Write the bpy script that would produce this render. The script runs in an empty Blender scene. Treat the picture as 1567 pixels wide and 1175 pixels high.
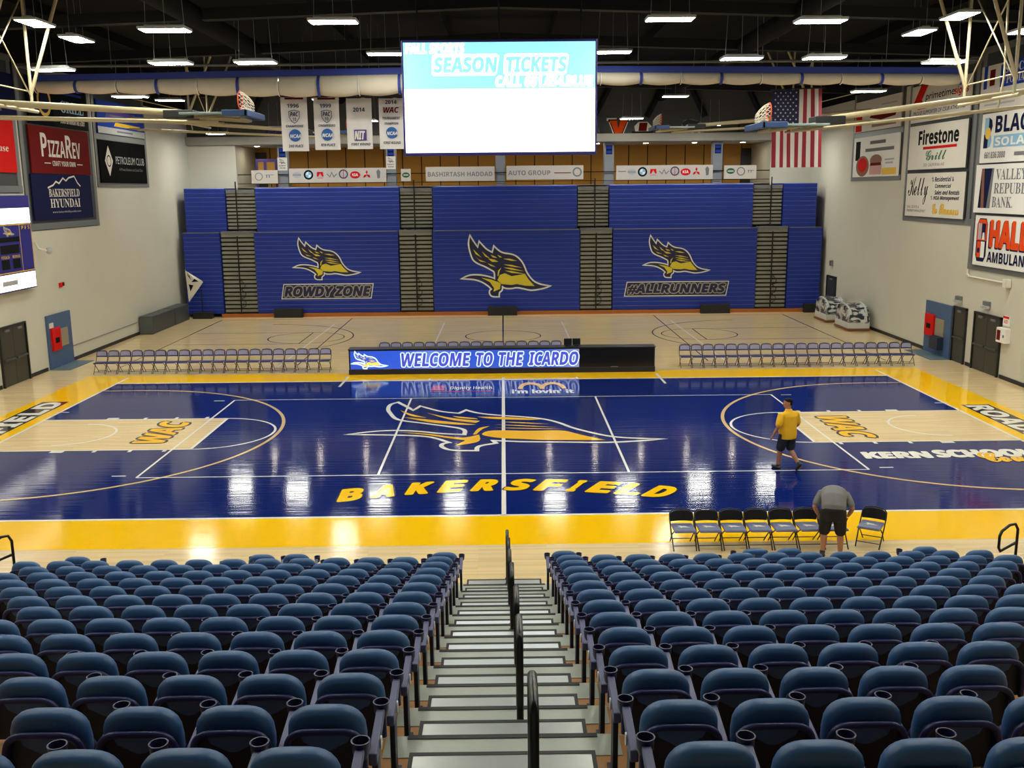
import bpy, bmesh, math, random
from mathutils import Vector, Matrix, Euler
random.seed(7)
SC = bpy.context.scene
COL = SC.collection
PI = math.pi

# ---------------------------------------------------------------- camera, world, exposure
F_PX = 1509.8
EYE = Vector((0.0422, -27.67, 6.80))
YAW, PITCH, ROLL = -0.00776, 0.19471, -0.0092
cam = bpy.data.cameras.new('camera')
cam.sensor_fit = 'HORIZONTAL'; cam.sensor_width = 36.0
cam.lens = 36.0 * F_PX / 1567.0
cam.clip_start = 0.05; cam.clip_end = 300
cam_o = bpy.data.objects.new('camera', cam); COL.objects.link(cam_o)
cam_o.location = EYE
cam_o.rotation_mode = 'QUATERNION'
cam_o.rotation_quaternion = (Matrix.Rotation(YAW, 4, 'Z') @ Matrix.Rotation(PI/2 - PITCH, 4, 'X')
                             @ Matrix.Rotation(ROLL, 4, 'Z')).to_quaternion()
SC.camera = cam_o
SC.view_settings.view_transform = 'Standard'
SC.view_settings.look = 'None'
SC.view_settings.gamma = 1.0
SC.view_settings.use_curve_mapping = False
SC.view_settings.exposure = 0.0
SC.cycles.use_denoising = True
SC.cycles.max_bounces = 8
SC.cycles.diffuse_bounces = 5
SC.cycles.glossy_bounces = 4
SC.cycles.sample_clamp_indirect = 6.0
world = bpy.data.worlds.new('world'); SC.world = world
world.use_nodes = True
world.node_tree.nodes['Background'].inputs[0].default_value = (0.0, 0.0, 0.0, 1)
LAMP = 72.0          # radiance of the ceiling fixtures

# ---------------------------------------------------------------- materials
def lin(c):
    return tuple(((v/255.0)/12.92 if v/255.0 <= 0.04045 else ((v/255.0+0.055)/1.055)**2.4) for v in c)

MATS = {}
def mat(name, rgb, rough=0.5, metal=0.0, spec=0.5, noise=0.0, scale=8.0, bump=0.0, emit=None, coat=0.0, raw=False):
    """procedural surface; rgb in sRGB 0-255 (or linear when raw)"""
    if name in MATS: return MATS[name]
    m = bpy.data.materials.new(name); MATS[name] = m
    m.use_nodes = True
    nt = m.node_tree; b = nt.nodes['Principled BSDF']
    c = tuple(rgb) if raw else lin(rgb)
    b.inputs['Base Color'].default_value = (*c, 1)
    b.inputs['Roughness'].default_value = rough
    b.inputs['Metallic'].default_value = metal
    b.inputs['Specular IOR Level'].default_value = spec
    if coat: b.inputs['Coat Weight'].default_value = coat
    if emit is not None:
        b.inputs['Emission Color'].default_value = (*c, 1)
        b.inputs['Emission Strength'].default_value = emit
    if noise or bump:
        tc = nt.nodes.new('ShaderNodeTexCoord')
        n = nt.nodes.new('ShaderNodeTexNoise'); n.inputs['Scale'].default_value = scale
        n.inputs['Detail'].default_value = 3
        nt.links.new(tc.outputs['Object'], n.inputs['Vector'])
        if noise:
            mx = nt.nodes.new('ShaderNodeMix'); mx.data_type = 'RGBA'
            mx.inputs[6].default_value = (*[v*(1-noise) for v in c], 1)
            mx.inputs[7].default_value = (*[min(1, v*(1+noise)) for v in c], 1)
            nt.links.new(n.outputs['Fac'], mx.inputs[0])
            nt.links.new(mx.outputs[2], b.inputs['Base Color'])
        if bump:
            bp = nt.nodes.new('ShaderNodeBump'); bp.inputs['Strength'].default_value = bump
            bp.inputs['Distance'].default_value = 0.01
            nt.links.new(n.outputs['Fac'], bp.inputs['Height'])
            nt.links.new(bp.outputs['Normal'], b.inputs['Normal'])
    return m

def floor_gloss(nt, b, strength):
    """slight waviness of a lacquered board floor: long along the boards (X), short across"""
    geo = nt.nodes.new('ShaderNodeNewGeometry')
    mp = nt.nodes.new('ShaderNodeMapping'); mp.inputs['Scale'].default_value = (0.35, 9.0, 1.0)
    n = nt.nodes.new('ShaderNodeTexNoise'); n.inputs['Scale'].default_value = 1.0; n.inputs['Detail'].default_value = 2
    nt.links.new(geo.outputs['Position'], mp.inputs['Vector']); nt.links.new(mp.outputs[0], n.inputs['Vector'])
    bp = nt.nodes.new('ShaderNodeBump'); bp.inputs['Strength'].default_value = strength
    bp.inputs['Distance'].default_value = 0.01
    nt.links.new(n.outputs['Fac'], bp.inputs['Height']); nt.links.new(bp.outputs['Normal'], b.inputs['Normal'])

def floor_mat(name, rgb, rough=0.09, boards=False, spec=0.5):
    m = bpy.data.materials.new(name); MATS[name] = m; m.use_nodes = True
    nt = m.node_tree; b = nt.nodes['Principled BSDF']
    c = lin(rgb)
    b.inputs['Base Color'].default_value = (*c, 1); b.inputs['Roughness'].default_value = rough
    b.inputs['Specular IOR Level'].default_value = spec
    floor_gloss(nt, b, 0.22)
    if boards:
        geo = nt.nodes.new('ShaderNodeNewGeometry')
        br = nt.nodes.new('ShaderNodeTexBrick')
        br.offset = 0.37; br.inputs['Scale'].default_value = 1.0
        br.inputs['Brick Width'].default_value = 1.3; br.inputs['Row Height'].default_value = 0.07
        br.inputs['Mortar Size'].default_value = 0.0015; br.inputs['Bias'].default_value = 0.0
        br.inputs['Color1'].default_value = (*[v*0.90 for v in c], 1)
        br.inputs['Color2'].default_value = (*[min(1, v*1.08) for v in c], 1)
        br.inputs['Mortar'].default_value = (*[v*0.72 for v in c], 1)
        nt.links.new(geo.outputs['Position'], br.inputs['Vector'])
        nt.links.new(br.outputs['Color'], b.inputs['Base Color'])
    return m

def wall_mat(name, rgb):
    m = bpy.data.materials.new(name); MATS[name] = m; m.use_nodes = True
    nt = m.node_tree; b = nt.nodes['Principled BSDF']; c = lin(rgb)
    b.inputs['Roughness'].default_value = 0.55
    b.inputs['Specular IOR Level'].default_value = 0.3
    geo = nt.nodes.new('ShaderNodeNewGeometry')
    n = nt.nodes.new('ShaderNodeTexNoise'); n.inputs['Scale'].default_value = 0.5; n.inputs['Detail'].default_value = 4
    nt.links.new(geo.outputs['Position'], n.inputs['Vector'])
    mx = nt.nodes.new('ShaderNodeMix'); mx.data_type = 'RGBA'
    mx.inputs[6].default_value = (*[v*0.93 for v in c], 1); mx.inputs[7].default_value = (*[min(1, v*1.05) for v in c], 1)
    nt.links.new(n.outputs['Fac'], mx.inputs[0]); nt.links.new(mx.outputs[2], b.inputs['Base Color'])
    # faint block courses
    sep = nt.nodes.new('ShaderNodeSeparateXYZ'); nt.links.new(geo.outputs['Position'], sep.inputs[0])
    cmb = nt.nodes.new('ShaderNodeCombineXYZ')
    ad = nt.nodes.new('ShaderNodeMath'); ad.operation = 'ADD'
    nt.links.new(sep.outputs[0], ad.inputs[0]); nt.links.new(sep.outputs[1], ad.inputs[1])
    nt.links.new(ad.outputs[0], cmb.inputs[0]); nt.links.new(sep.outputs[2], cmb.inputs[1])
    br = nt.nodes.new('ShaderNodeTexBrick'); br.inputs['Scale'].default_value = 1.0
    br.inputs['Brick Width'].default_value = 0.4; br.inputs['Row Height'].default_value = 0.2; br.inputs['Mortar Size'].default_value = 0.006
    nt.links.new(cmb.outputs[0], br.inputs['Vector'])
    bp = nt.nodes.new('ShaderNodeBump'); bp.inputs['Strength'].default_value = 0.12; bp.inputs['Distance'].default_value = 0.005; bp.invert = True
    nt.links.new(br.outputs['Fac'], bp.inputs['Height']); nt.links.new(bp.outputs['Normal'], b.inputs['Normal'])
    return m

# ---------------------------------------------------------------- mesh builder
class MB:
    def __init__(s): s.v = []; s.f = []; s.mi = []; s.cur = 0
    def add(s, vs, fs):
        o = len(s.v); s.v += [tuple(v) for v in vs]
        for f in fs: s.f.append(tuple(i+o for i in f)); s.mi.append(s.cur)
        return s
    def box(s, x0, x1, y0, y1, z0, z1, M=None):
        vs = [Vector((x, y, z)) for z in (z0, z1) for y in (y0, y1) for x in (x0, x1)]
        if M is not None: vs = [M @ v for v in vs]
        return s.add(vs, [(0, 2, 3, 1), (4, 5, 7, 6), (0, 1, 5, 4), (2, 6, 7, 3), (0, 4, 6, 2), (1, 3, 7, 5)])
    def cbox(s, c, d, M=None):
        return s.box(c[0]-d[0]/2, c[0]+d[0]/2, c[1]-d[1]/2, c[1]+d[1]/2, c[2]-d[2]/2, c[2]+d[2]/2, M)
    def rings(s, rings, cap0=True, cap1=True, closed=False):
        n = len(rings[0]); o = len(s.v)
        for r in rings: s.v += [tuple(p) for p in r]
        m = len(rings)
        for i in range(m if closed else m-1):
            a = o+i*n; b = o+((i+1) % m)*n
            for j in range(n):
                k = (j+1) % n
                s.f.append((a+j, a+k, b+k, b+j)); s.mi.append(s.cur)
        if not closed:
            if cap0: s.f.append(tuple(o+j for j in reversed(range(n)))); s.mi.append(s.cur)
            if cap1: s.f.append(tuple(o+(m-1)*n+j for j in range(n))); s.mi.append(s.cur)
        return s
    def tube(s, pts, r, seg=8, closed=False):
        pts = [Vector(p) for p in pts]; n = len(pts); R = []
        rad = r if isinstance(r, (list, tuple)) else [r]*n
        up = None
        for i, p in enumerate(pts):
            if closed: t = (pts[(i+1) % n]-pts[i-1])
            elif i == 0: t = pts[1]-pts[0]
            elif i == n-1: t = pts[-1]-pts[-2]
            else: t = (pts[i+1]-p).normalized()+(p-pts[i-1]).normalized()
            if t.length < 1e-9: t = Vector((0, 0, 1))
            t.normalize()
            if up is None:
                up = Vector((0, 0, 1)) if abs(t.z) < 0.9 else Vector((1, 0, 0))
            a = t.cross(up)
            if a.length < 1e-6: a = t.cross(Vector((0, 1, 0.01)))
            a.normalize(); up = a.cross(t).normalized()
            R.append([p + a*(rad[i]*math.cos(2*PI*k/seg)) + up*(rad[i]*math.sin(2*PI*k/seg)) for k in range(seg)])
        return s.rings(R, closed=closed)
    def limb(s, pts, rad, seg=14):
        """tapered limb with rounded ends"""
        pts = [Vector(p) for p in pts]; rad = list(rad)
        d0 = (pts[0]-pts[1]).normalized(); d1 = (pts[-1]-pts[-2]).normalized()
        P = []; R = []
        for a in (0.98, 0.8, 0.45): P.append(pts[0]+d0*rad[0]*a); R.append(rad[0]*math.sqrt(1-a*a))
        P += pts; R += rad
        for a in (0.45, 0.8, 0.98): P.append(pts[-1]+d1*rad[-1]*a); R.append(rad[-1]*math.sqrt(1-a*a))
        return s.tube(P, R, seg)
    def loft(s, secs, seg=20):
        """secs: (centre, halfwidth vector, halfdepth vector)"""
        R = []
        for c, a, b in secs:
            c, a, b = Vector(c), Vector(a), Vector(b)
            R.append([c+a*math.cos(2*PI*k/seg)+b*math.sin(2*PI*k/seg) for k in range(seg)])
        return s.rings(R)
    def cyl(s, p0, p1, r0, r1=None, seg=16):
        return s.tube([p0, p1], [r0, r0 if r1 is None else r1], seg)
    def ball(s, c, rx, ry=None, rz=None, nu=14, nv=9):
        ry = rx if ry is None else ry; rz = rx if rz is None else rz
        R = []
        for i in range(1, nv):
            a = PI*i/nv
            R.append([(c[0]+rx*math.sin(a)*math.cos(2*PI*k/nu), c[1]+ry*math.sin(a)*math.sin(2*PI*k/nu), c[2]-rz*math.cos(a)) for k in range(nu)])
        return s.rings(R)
    def poly(s, pts): return s.add(pts, [tuple(range(len(pts)))])
    def prism(s, pts, d):
        """pts polygon (ccw seen against d), extruded by vector d"""
        n = len(pts); d = Vector(d)
        vs = [Vector(p) for p in pts]+[Vector(p)+d for p in pts]
        return s.add(vs, [tuple(reversed(range(n))), tuple(range(n, 2*n))]+[(i, (i+1) % n, n+(i+1) % n, n+i) for i in range(n)])
    def grid(s, fn, nu, nv):
        o = len(s.v)
        for j in range(nv+1):
            for i in range(nu+1): s.v.append(tuple(fn(i/nu, j/nv)))
        for j in range(nv):
            for i in range(nu):
                a = o+j*(nu+1)+i
                s.f.append((a, a+1, a+nu+2, a+nu+1)); s.mi.append(s.cur)
        return s
    def ribbon(s, pts, w, z=0.0, closed=True):
        """flat 2D stroke in local XY"""
        P = [Vector((p[0], p[1])) for p in pts]; n = len(P); o = len(s.v)
        for i, p in enumerate(P):
            a = P[i-1] if (closed or i > 0) else None; b = P[(i+1) % n] if (closed or i < n-1) else None
            d0 = (p-a).normalized() if a is not None else (b-p).normalized()
            d1 = (b-p).normalized() if b is not None else d0
            nn = Vector((-(d0.y+d1.y), d0.x+d1.x))
            if nn.length < 0.2: nn = Vector((-d0.y, d0.x))
            nn.normalize()
            c = max(0.5, abs(nn.dot(Vector((-d0.y, d0.x)))))
            q = nn*(w/2/c)
            s.v.append((p.x+q.x, p.y+q.y, z)); s.v.append((p.x-q.x, p.y-q.y, z))
        for i in range(n if closed else n-1):
            a = o+2*i; b = o+2*((i+1) % n)
            s.f.append((a, a+1, b+1, b)); s.mi.append(s.cur)
        return s
    def disc(s, c, r, z=0.0, seg=28, r0=0.0, a0=0.0, a1=2*PI, ry=None):
        k = 1.0 if ry is None else ry/r
        if r0 <= 0: return s.poly([(c[0]+r*math.cos(2*PI*i/seg), c[1]+k*r*math.sin(2*PI*i/seg), z) for i in range(seg)])
        full = abs(a1-a0-2*PI) < 1e-6
        o = len(s.v); n = seg
        for i in range(n if full else n+1):
            a = a0+(a1-a0)*i/n
            s.v.append((c[0]+r*math.cos(a), c[1]+k*r*math.sin(a), z)); s.v.append((c[0]+r0*math.cos(a), c[1]+k*r0*math.sin(a), z))
        for i in range(n):
            a = o+2*i; b = o+2*((i+1) % n if full else i+1)
            s.f.append((a, b, b+1, a+1)); s.mi.append(s.cur)
        return s
    def rect(s, x0, y0, x1, y1, z=0.0): return s.poly([(x0, y0, z), (x1, y0, z), (x1, y1, z), (x0, y1, z)])
    def xf(s, M): s.v = [tuple(M @ Vector(v)) for v in s.v]; return s
    def mesh(s, name, mats, smooth=None, bevel=0.0, tri=False):
        me = bpy.data.meshes.new(name)
        me.from_pydata(s.v, [], s.f)
        ms = mats if isinstance(mats, (list, tuple)) else [mats]
        for m in ms: me.materials.append(m)
        if len(ms) > 1: me.polygons.foreach_set('material_index', s.mi)
        if bevel or tri:
            bm = bmesh.new(); bm.from_mesh(me)
            if bevel:
                bmesh.ops.bevel(bm, geom=bm.edges[:], offset=bevel, segments=2, profile=0.5, affect='EDGES', clamp_overlap=True)
            if tri:
                bmesh.ops.triangulate(bm, faces=[f for f in bm.faces if len(f.verts) > 4])
            bm.to_mesh(me); bm.free()
        if smooth is not None:
            me.polygons.foreach_set('use_smooth', [True]*len(me.polygons))
            if smooth < 180: me.set_sharp_from_angle(angle=math.radians(smooth))
        me.update()
        return me
    def build(s, name, mats, parent=None, smooth=None, bevel=0.0, tri=False, **props):
        return obj(name, s.mesh(name, mats, smooth, bevel, tri), parent, **props)

def obj(name, me, parent=None, **props):
    o = bpy.data.objects.new(name, me); COL.objects.link(o)
    if parent is not None: o.parent = parent
    for k, v in props.items(): o[k] = v
    return o

def frame(loc, right=(1, 0, 0), up=(0, 0, 1)):
    r = Vector(right).normalized(); u = Vector(up).normalized(); n = r.cross(u)
    M = Matrix((r, u, n)).transposed().to_4x4(); M.translation = Vector(loc)
    return M

def thing(name, label, cat, loc=(0, 0, 0), rz=0.0, group=None, M=None):
    o = bpy.data.objects.new(name, None); COL.objects.link(o)
    o.empty_display_size = 0.1
    if M is not None: o.matrix_world = M
    else: o.location = loc; o.rotation_euler = (0, 0, rz)
    o['label'] = label; o['category'] = cat
    if group: o['group'] = group
    return o

def kids(o): return [c for c in ALLKIDS.get(o.name, [])]
ALLKIDS = {}
def index_kids():
    ALLKIDS.clear()
    for o in SC.objects:
        if o.parent is not None: ALLKIDS.setdefault(o.parent.name, []).append(o)

def dup(src, loc=None, rz=None, label=None, group=None, tree=None):
    """copy a thing with its parts and their sub-parts; tree = [(part, [subparts])]"""
    r = src.copy(); COL.objects.link(r)
    if loc is not None: r.location = loc
    if rz is not None: r.rotation_euler = (0, 0, rz)
    if label: r['label'] = label
    if group: r['group'] = group
    for p, subs in tree:
        c = p.copy(); COL.objects.link(c); c.parent = r
        for q in subs:
            d = q.copy(); COL.objects.link(d); d.parent = c
    return r
def tree_of(src):
    index_kids()
    return [(p, kids(p)) for p in kids(src)]

def struct(o): o['kind'] = 'structure'; return o

# ---------------------------------------------------------------- lettering
def styled(s, style):
    base = {'script': (0x1D4D0, 0x1D4EA, None), 'serif': (0x1D400, 0x1D41A, 0x1D7CE), 'bold': (0x1D5D4, 0x1D5EE, 0x1D7EC),
            'boldit': (0x1D63C, 0x1D656, 0x1D7EC), 'serifit': (0x1D468, 0x1D482, 0x1D7CE)}.get(style)
    if not base: return s
    r = ''
    for ch in s:
        if 'A' <= ch <= 'Z': r += chr(base[0]+ord(ch)-65)
        elif 'a' <= ch <= 'z': r += chr(base[1]+ord(ch)-97)
        elif '0' <= ch <= '9' and base[2]: r += chr(base[2]+ord(ch)-48)
        else: r += ch
    return r

TCACHE = {}
def text_geo(s, style='bold', offset=0.0):
    key = (s, style, offset)
    if key in TCACHE: return TCACHE[key]
    cu = bpy.data.curves.new('lettering', 'FONT'); cu.body = styled(s, style); cu.size = 1.0
    cu.offset = offset; cu.resolution_u = 3
    o = bpy.data.objects.new('lettering', cu); COL.objects.link(o)
    bpy.context.view_layer.update()
    me = bpy.data.meshes.new_from_object(o.evaluated_get(bpy.context.evaluated_depsgraph_get()))
    vs = [tuple(v.co) for v in me.vertices]; fs = [tuple(p.vertices) for p in me.polygons]
    bpy.data.objects.remove(o); bpy.data.curves.remove(cu); bpy.data.meshes.remove(me)
    TCACHE[key] = (vs, fs)
    return vs, fs

def put_text(mb, s, x0, y0, x1, y1, z=0.0, style='bold', offset=0.0, shear=0.0, ref=None):
    """lettering stretched into a local rectangle; ref: measure the plain (offset 0) text so outlines stay concentric"""
    vs, fs = text_geo(s, style)
    if not vs: return mb
    a0 = min(v[0] for v in vs); a1 = max(v[0] for v in vs); b0 = min(v[1] for v in vs); b1 = max(v[1] for v in vs)
    kx = (x1-x0)/(a1-a0); ky = (y1-y0)/(b1-b0)
    e = offset*(y1-y0)
    shifts = [(0.0, 0.0)]+([(e*math.cos(k*PI/4), e*math.sin(k*PI/4)) for k in range(8)] if offset else [])
    for n, (dx, dy) in enumerate(shifts):      # heavier strokes: the same glyphs laid over each other, slightly displaced
        out = []
        for v in vs:
            y = y0+(v[1]-b0)*ky; x = x0+(v[0]-a0)*kx+shear*(y-(y0+y1)/2)
            out.append((x+dx, y+dy, z-0.00006*n))
        mb.add(out, fs)
    return mb

def soften(P):
    """round the gentle corners of a closed outline, keep its sharp tips"""
    for _ in range(2):
        out = []; n = len(P)
        for i in range(n):
            a, b, c = Vector(P[i-1]), Vector(P[i]), Vector(P[(i+1) % n])
            if (b-a).angle(c-b, 0.0) < 1.35: out += [tuple(b+(a-b)*0.25), tuple(b+(c-b)*0.25)]
            else: out.append(tuple(b))
        P = out
    return P
# ---------------------------------------------------------------- shared materials
M_WALL = wall_mat('painted_block', (202, 199, 183))
M_DARKWALL = mat('dark_grey_wall', (74, 74, 74), 0.8, noise=0.08, scale=1.5)
M_BLACK = mat('black_ceiling', (6, 6, 7), 0.9, spec=0.2, noise=0.2, scale=2)
M_BEAM = mat('black_steel', (9, 9, 10), 0.8, noise=0.1)
M_WOOD = floor_mat('maple_floor', (230, 203, 154), 0.12, boards=True, spec=0.4)
M_NAVY = floor_mat('navy_court_paint', (11, 33, 102), 0.08, spec=0.2)
M_YEL = floor_mat('yellow_court_paint', (252, 197, 4), 0.11, spec=0.22)
M_LINE = floor_mat('white_line_paint', (235, 232, 222), 0.12, spec=0.3)
M_TAN = floor_mat('tan_line_paint', (218, 184, 124), 0.12, spec=0.3)
M_GOLD = floor_mat('gold_court_paint', (246, 188, 34), 0.12, spec=0.3)
M_FBLACK = floor_mat('dark_line_paint', (48, 40, 44), 0.12)
M_FRED = floor_mat('red_court_paint', (190, 40, 50), 0.12)
M_KICK = mat('orange_wood_strip', (170, 98, 36), 0.45, noise=0.15, scale=3)
M_BASE = mat('black_baseboard', (26, 25, 25), 0.5)
M_COLUMN = mat('grey_column', (128, 132, 138), 0.6, noise=0.05)
M_OCHRE = mat('ochre_wood_panel', (186, 134, 38), 0.5, noise=0.10, scale=2.0)
M_GAP = mat('panel_gap', (66, 44, 16), 0.8)
M_WHITE = mat('white_vinyl', (236, 234, 228), 0.5)
M_PAPER = mat('off_white_vinyl', (222, 217, 205), 0.5, noise=0.03)
M_INK = mat('black_vinyl', (22, 22, 24), 0.85, spec=0.1)
M_GREY = mat('grey_vinyl', (120, 120, 122), 0.85, spec=0.1)
M_SILVER = mat('pale_grey_vinyl', (176, 176, 178), 0.5)
M_RED = mat('red_vinyl', (206, 30, 26), 0.85, spec=0.1)
M_ORANGE = mat('orange_vinyl', (226, 76, 22), 0.85, spec=0.1)
M_DKRED = mat('brick_red_vinyl', (104, 20, 16), 0.85, spec=0.1, noise=0.08, scale=1.2)
M_NAVYV = mat('navy_vinyl', (22, 27, 66), 0.85, spec=0.1)
M_BLUEV = mat('blue_vinyl', (34, 66, 160), 0.85, spec=0.1)
M_SKYV = mat('light_blue_vinyl', (132, 182, 214), 0.5)
M_YELV = mat('yellow_vinyl', (232, 186, 36), 0.5)
M_GREENV = mat('green_vinyl', (20, 92, 52), 0.5)
M_BROWNV = mat('brown_vinyl', (128, 78, 40), 0.5)
M_PURPLE = mat('purple_vinyl', (70, 48, 130), 0.5)
M_FRAME = mat('grey_metal_frame', (122, 124, 124), 0.45, metal=0.3)
M_DFRAME = mat('dark_grey_metal', (70, 72, 72), 0.45, metal=0.3)
M_DOOR = mat('dark_olive_door', (52, 52, 44), 0.4)
M_DOORF = mat('black_door_frame', (26, 25, 24), 0.4)
M_STEEL = mat('brushed_steel', (170, 170, 165), 0.3, metal=1.0)

WX = 17.8          # half width between the side walls
YB = 30.0          # back wall plane
YN = -31.0         # wall behind the camera
ZC = 12.9

# ---------------------------------------------------------------- floor and court paint
fl = struct(MB().box(-WX-0.3, WX+0.3, YN, YB, -0.3, 0.0).build('floor', M_WOOD))
def paint(name, mb, m, z): 
    o = mb.build(name, m, fl, tri=False); o.location = (0, 0, z); o['kind'] = 'structure'; return o
HX, HY = 14.04, 7.62
mb = MB()   # yellow border, four strips
mb.rect(-15.68, HY, 15.68, 9.22).rect(-15.68, -9.38, 15.68, -HY).rect(-15.68, -HY, -HX, HY).rect(HX, -HY, 15.68, HY)
paint('border_paint', mb, M_YEL, 0.002)
paint('court_paint', MB().rect(-HX, -HY, HX, HY), M_NAVY, 0.002)
FT = 8.44; LN = 1.83
paint('lane_paint', MB().rect(-HX, -LN, -FT, LN).rect(FT, -LN, HX, LN), M_WOOD, 0.004)
def seg(mb, x0, y0, x1, y1, w):
    d = Vector((x1-x0, y1-y0)).normalized(); n = Vector((-d.y, d.x))*w/2
    return mb.poly([(x0+n.x, y0+n.y, 0), (x0-n.x, y0-n.y, 0), (x1-n.x, y1-n.y, 0), (x1+n.x, y1+n.y, 0)])
mb = MB()
seg(mb, -HX, -HY, HX, -HY, 0.10); seg(mb, -HX, HY, HX, HY, 0.10)
seg(mb, -HX, -HY, -HX, 8.75, 0.08); seg(mb, HX, -HY, HX, 8.75, 0.08)
seg(mb, 0, -HY, 0, HY+0.4, 0.10)
for x in (-5.8, 5.75): seg(mb, x, 6.6, x*0.995, 8.5, 0.09)
for x in (-2.7, 2.7): seg(mb, x, HY, x, 8.0, 0.06)
paint('boundary_line', mb, M_LINE, 0.006)
mb = MB()
for s in (-1, 1):
    seg(mb, s*HX, LN, s*FT, LN, 0.07); seg(mb, s*HX, -LN, s*FT, -LN, 0.07); seg(mb, s*FT, -LN, s*FT, LN, 0.08)
    a = -PI/2 if s < 0 else PI/2
    mb.disc((s*FT, 0), LN+0.03, 0, 40, LN-0.04, a, a+PI)
    for yy in (-LN, LN):
        k = 1 if yy > 0 else -1
        for x, w in ((11.98, 0.36), (10.98, 0.1), (10.03, 0.1), (9.1, 0.1)):
            mb.rect(s*x-w/2, min(yy, yy+k*0.22), s*x+w/2, max(yy, yy+k*0.22))
    mb.rect(s*13.95-0.2, 2.9, s*13.95+0.2, 2.97); mb.rect(s*9.42-0.17, 4.4, s*9.42+0.17, 4.46); mb.rect(s*9.42-0.17, -4.36, s*9.42+0.17, -4.3)
paint('free_throw_line', mb, M_LINE, 0.006)
mb = MB()
for s in (-1, 1):
    a = -PI/2 if s < 0 else PI/2
    mb.disc((s*12.45, 0), 1.27, 0, 36, 1.2, a, a+PI)
paint('restricted_arc', mb, M_LINE, 0.006)
mb = MB()
for s in (-1, 1):
    a = -PI/2 if s < 0 else PI/2
    mb.disc((s*12.55, 0), 6.12, 0, 72, 6.02, a, a+PI, ry=6.34)
    seg(mb, s*12.55, 6.30, s*HX, 6.30, 0.09); seg(mb, s*12.55, -6.30, s*HX, -6.30, 0.09)
paint('three_point_line', mb, M_TAN, 0.007)
mb = MB()
VX = 8.93
seg(mb, -VX, 4.5, VX, 4.5, 0.055); seg(mb, -VX, -4.5, VX, -4.5, 0.055)
for x in (-VX, VX): seg(mb, x, -4.5, x, 4.5, 0.06)
for x in (-3.06, 3.06): seg(mb, x, -4.5, x, 4.5, 0.06)
paint('volleyball_line', mb, M_LINE, 0.008)

# lettering along the near sideline, set on an arc
mb = MB(); mbo = MB()
word = 'BAKERSFIELD'
for i, ch in enumerate(word):
    x = (-3.48, -2.73, -1.95, -1.19, -0.40, 0.38, 1.10, 1.70, 2.32, 2.98, 3.60)[i]
    yc = -5.42-0.052*x*x
    A = Matrix.Translation((x, yc, 0)) @ Matrix.Rotation(-math.atan(0.104*x)*0.9, 4, 'Z')
    w = 0.12 if ch == 'I' else 0.46
    for b, off in ((mb, 0.05), (mbo, 0.095)):
        t = MB(); put_text(t, ch, -w/2, -0.42, w/2, 0.42, 0, 'bold', off, 0.30, ref=0.045); t.xf(A); b.add(t.v, t.f)
paint('court_lettering', mbo, M_FBLACK, 0.0085); paint('court_lettering', mb, M_YEL, 0.010)

# end line lettering on the yellow border
for s, word in ((-1, 'BAKERSFIELD'), (1, 'ROADRUNNERS')):
    M = Matrix.Translation((s*14.86, -0.7 if s < 0 else 0.9-3.0, 0)) @ Matrix.Rotation(-s*PI/2, 4, 'Z')
    L = 5.15 if s < 0 else 4.6
    t = MB(); t.rect(-L-0.12, -0.42, L+0.12, 0.46); t.xf(M); paint('lettering_backing', t, M_FBLACK, 0.004)
    t = MB(); put_text(t, word, -L, -0.33, L, 0.36, 0, 'bold', 0.04); t.xf(M); paint('court_lettering', t, M_LINE, 0.007)
# conference letters by the free throw lines
for s in (-1, 1):
    M = Matrix.Translation((s*9.86, 0.12 if s < 0 else 0.0, 0)) @ Matrix.Rotation(-s*PI/2, 4, 'Z')
    for off, m, z in ((0.13, M_FBLACK, 0.009), (0.04, M_GOLD, 0.0105)):
        t = MB(); put_text(t, 'WAC', -1.3, -0.42, 1.3, 0.42, 0, 'bold', off, 0.25, ref=0.05); t.xf(M); paint('court_lettering', t, m, z)
t = MB(); put_text(t, 'KERN', 9.28, -3.50, 10.95, -2.92, 0, 'bold', 0.07, 0.1)
put_text(t, 'SCHOOLS', 11.15, -3.47, 14.0, -2.80, 0, 'bold', 0.07, 0.1); paint('court_lettering', t, M_LINE, 0.0105)
t = MB(); put_text(t, 'Court', 12.15, -3.95, 13.75, -3.10, 0, 'script', 0.03); paint('court_lettering', t, M_GOLD, 0.0125)
# sponsor marks near the scorer's table
t = MB(); put_text(t, 'Dignity Health.', -1.85, 5.75, -0.35, 6.45, 0, 'bold', 0.0); paint('court_lettering', t, M_LINE, 0.0105)
t = MB(); t.rect(-2.5, 5.75, -2.05, 6.6).rect(-2.5, 5.5, -0.35, 5.6); paint('court_lettering', t, M_FRED, 0.0105)
t = MB()
for xc in (0.97, 1.73): t.disc((xc, 5.85), 0.46, (xc-0.97)*0.0006, 24, 0.30, 0, PI, ry=1.2)
paint('court_lettering', t, M_GOLD, 0.0105)
t = MB()
put_text(t, "i'm lovin' it", 0.3, 5.1, 2.4, 5.75, 0, 'bold', 0.02); paint('court_lettering', t, M_LINE, 0.0107)

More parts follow.
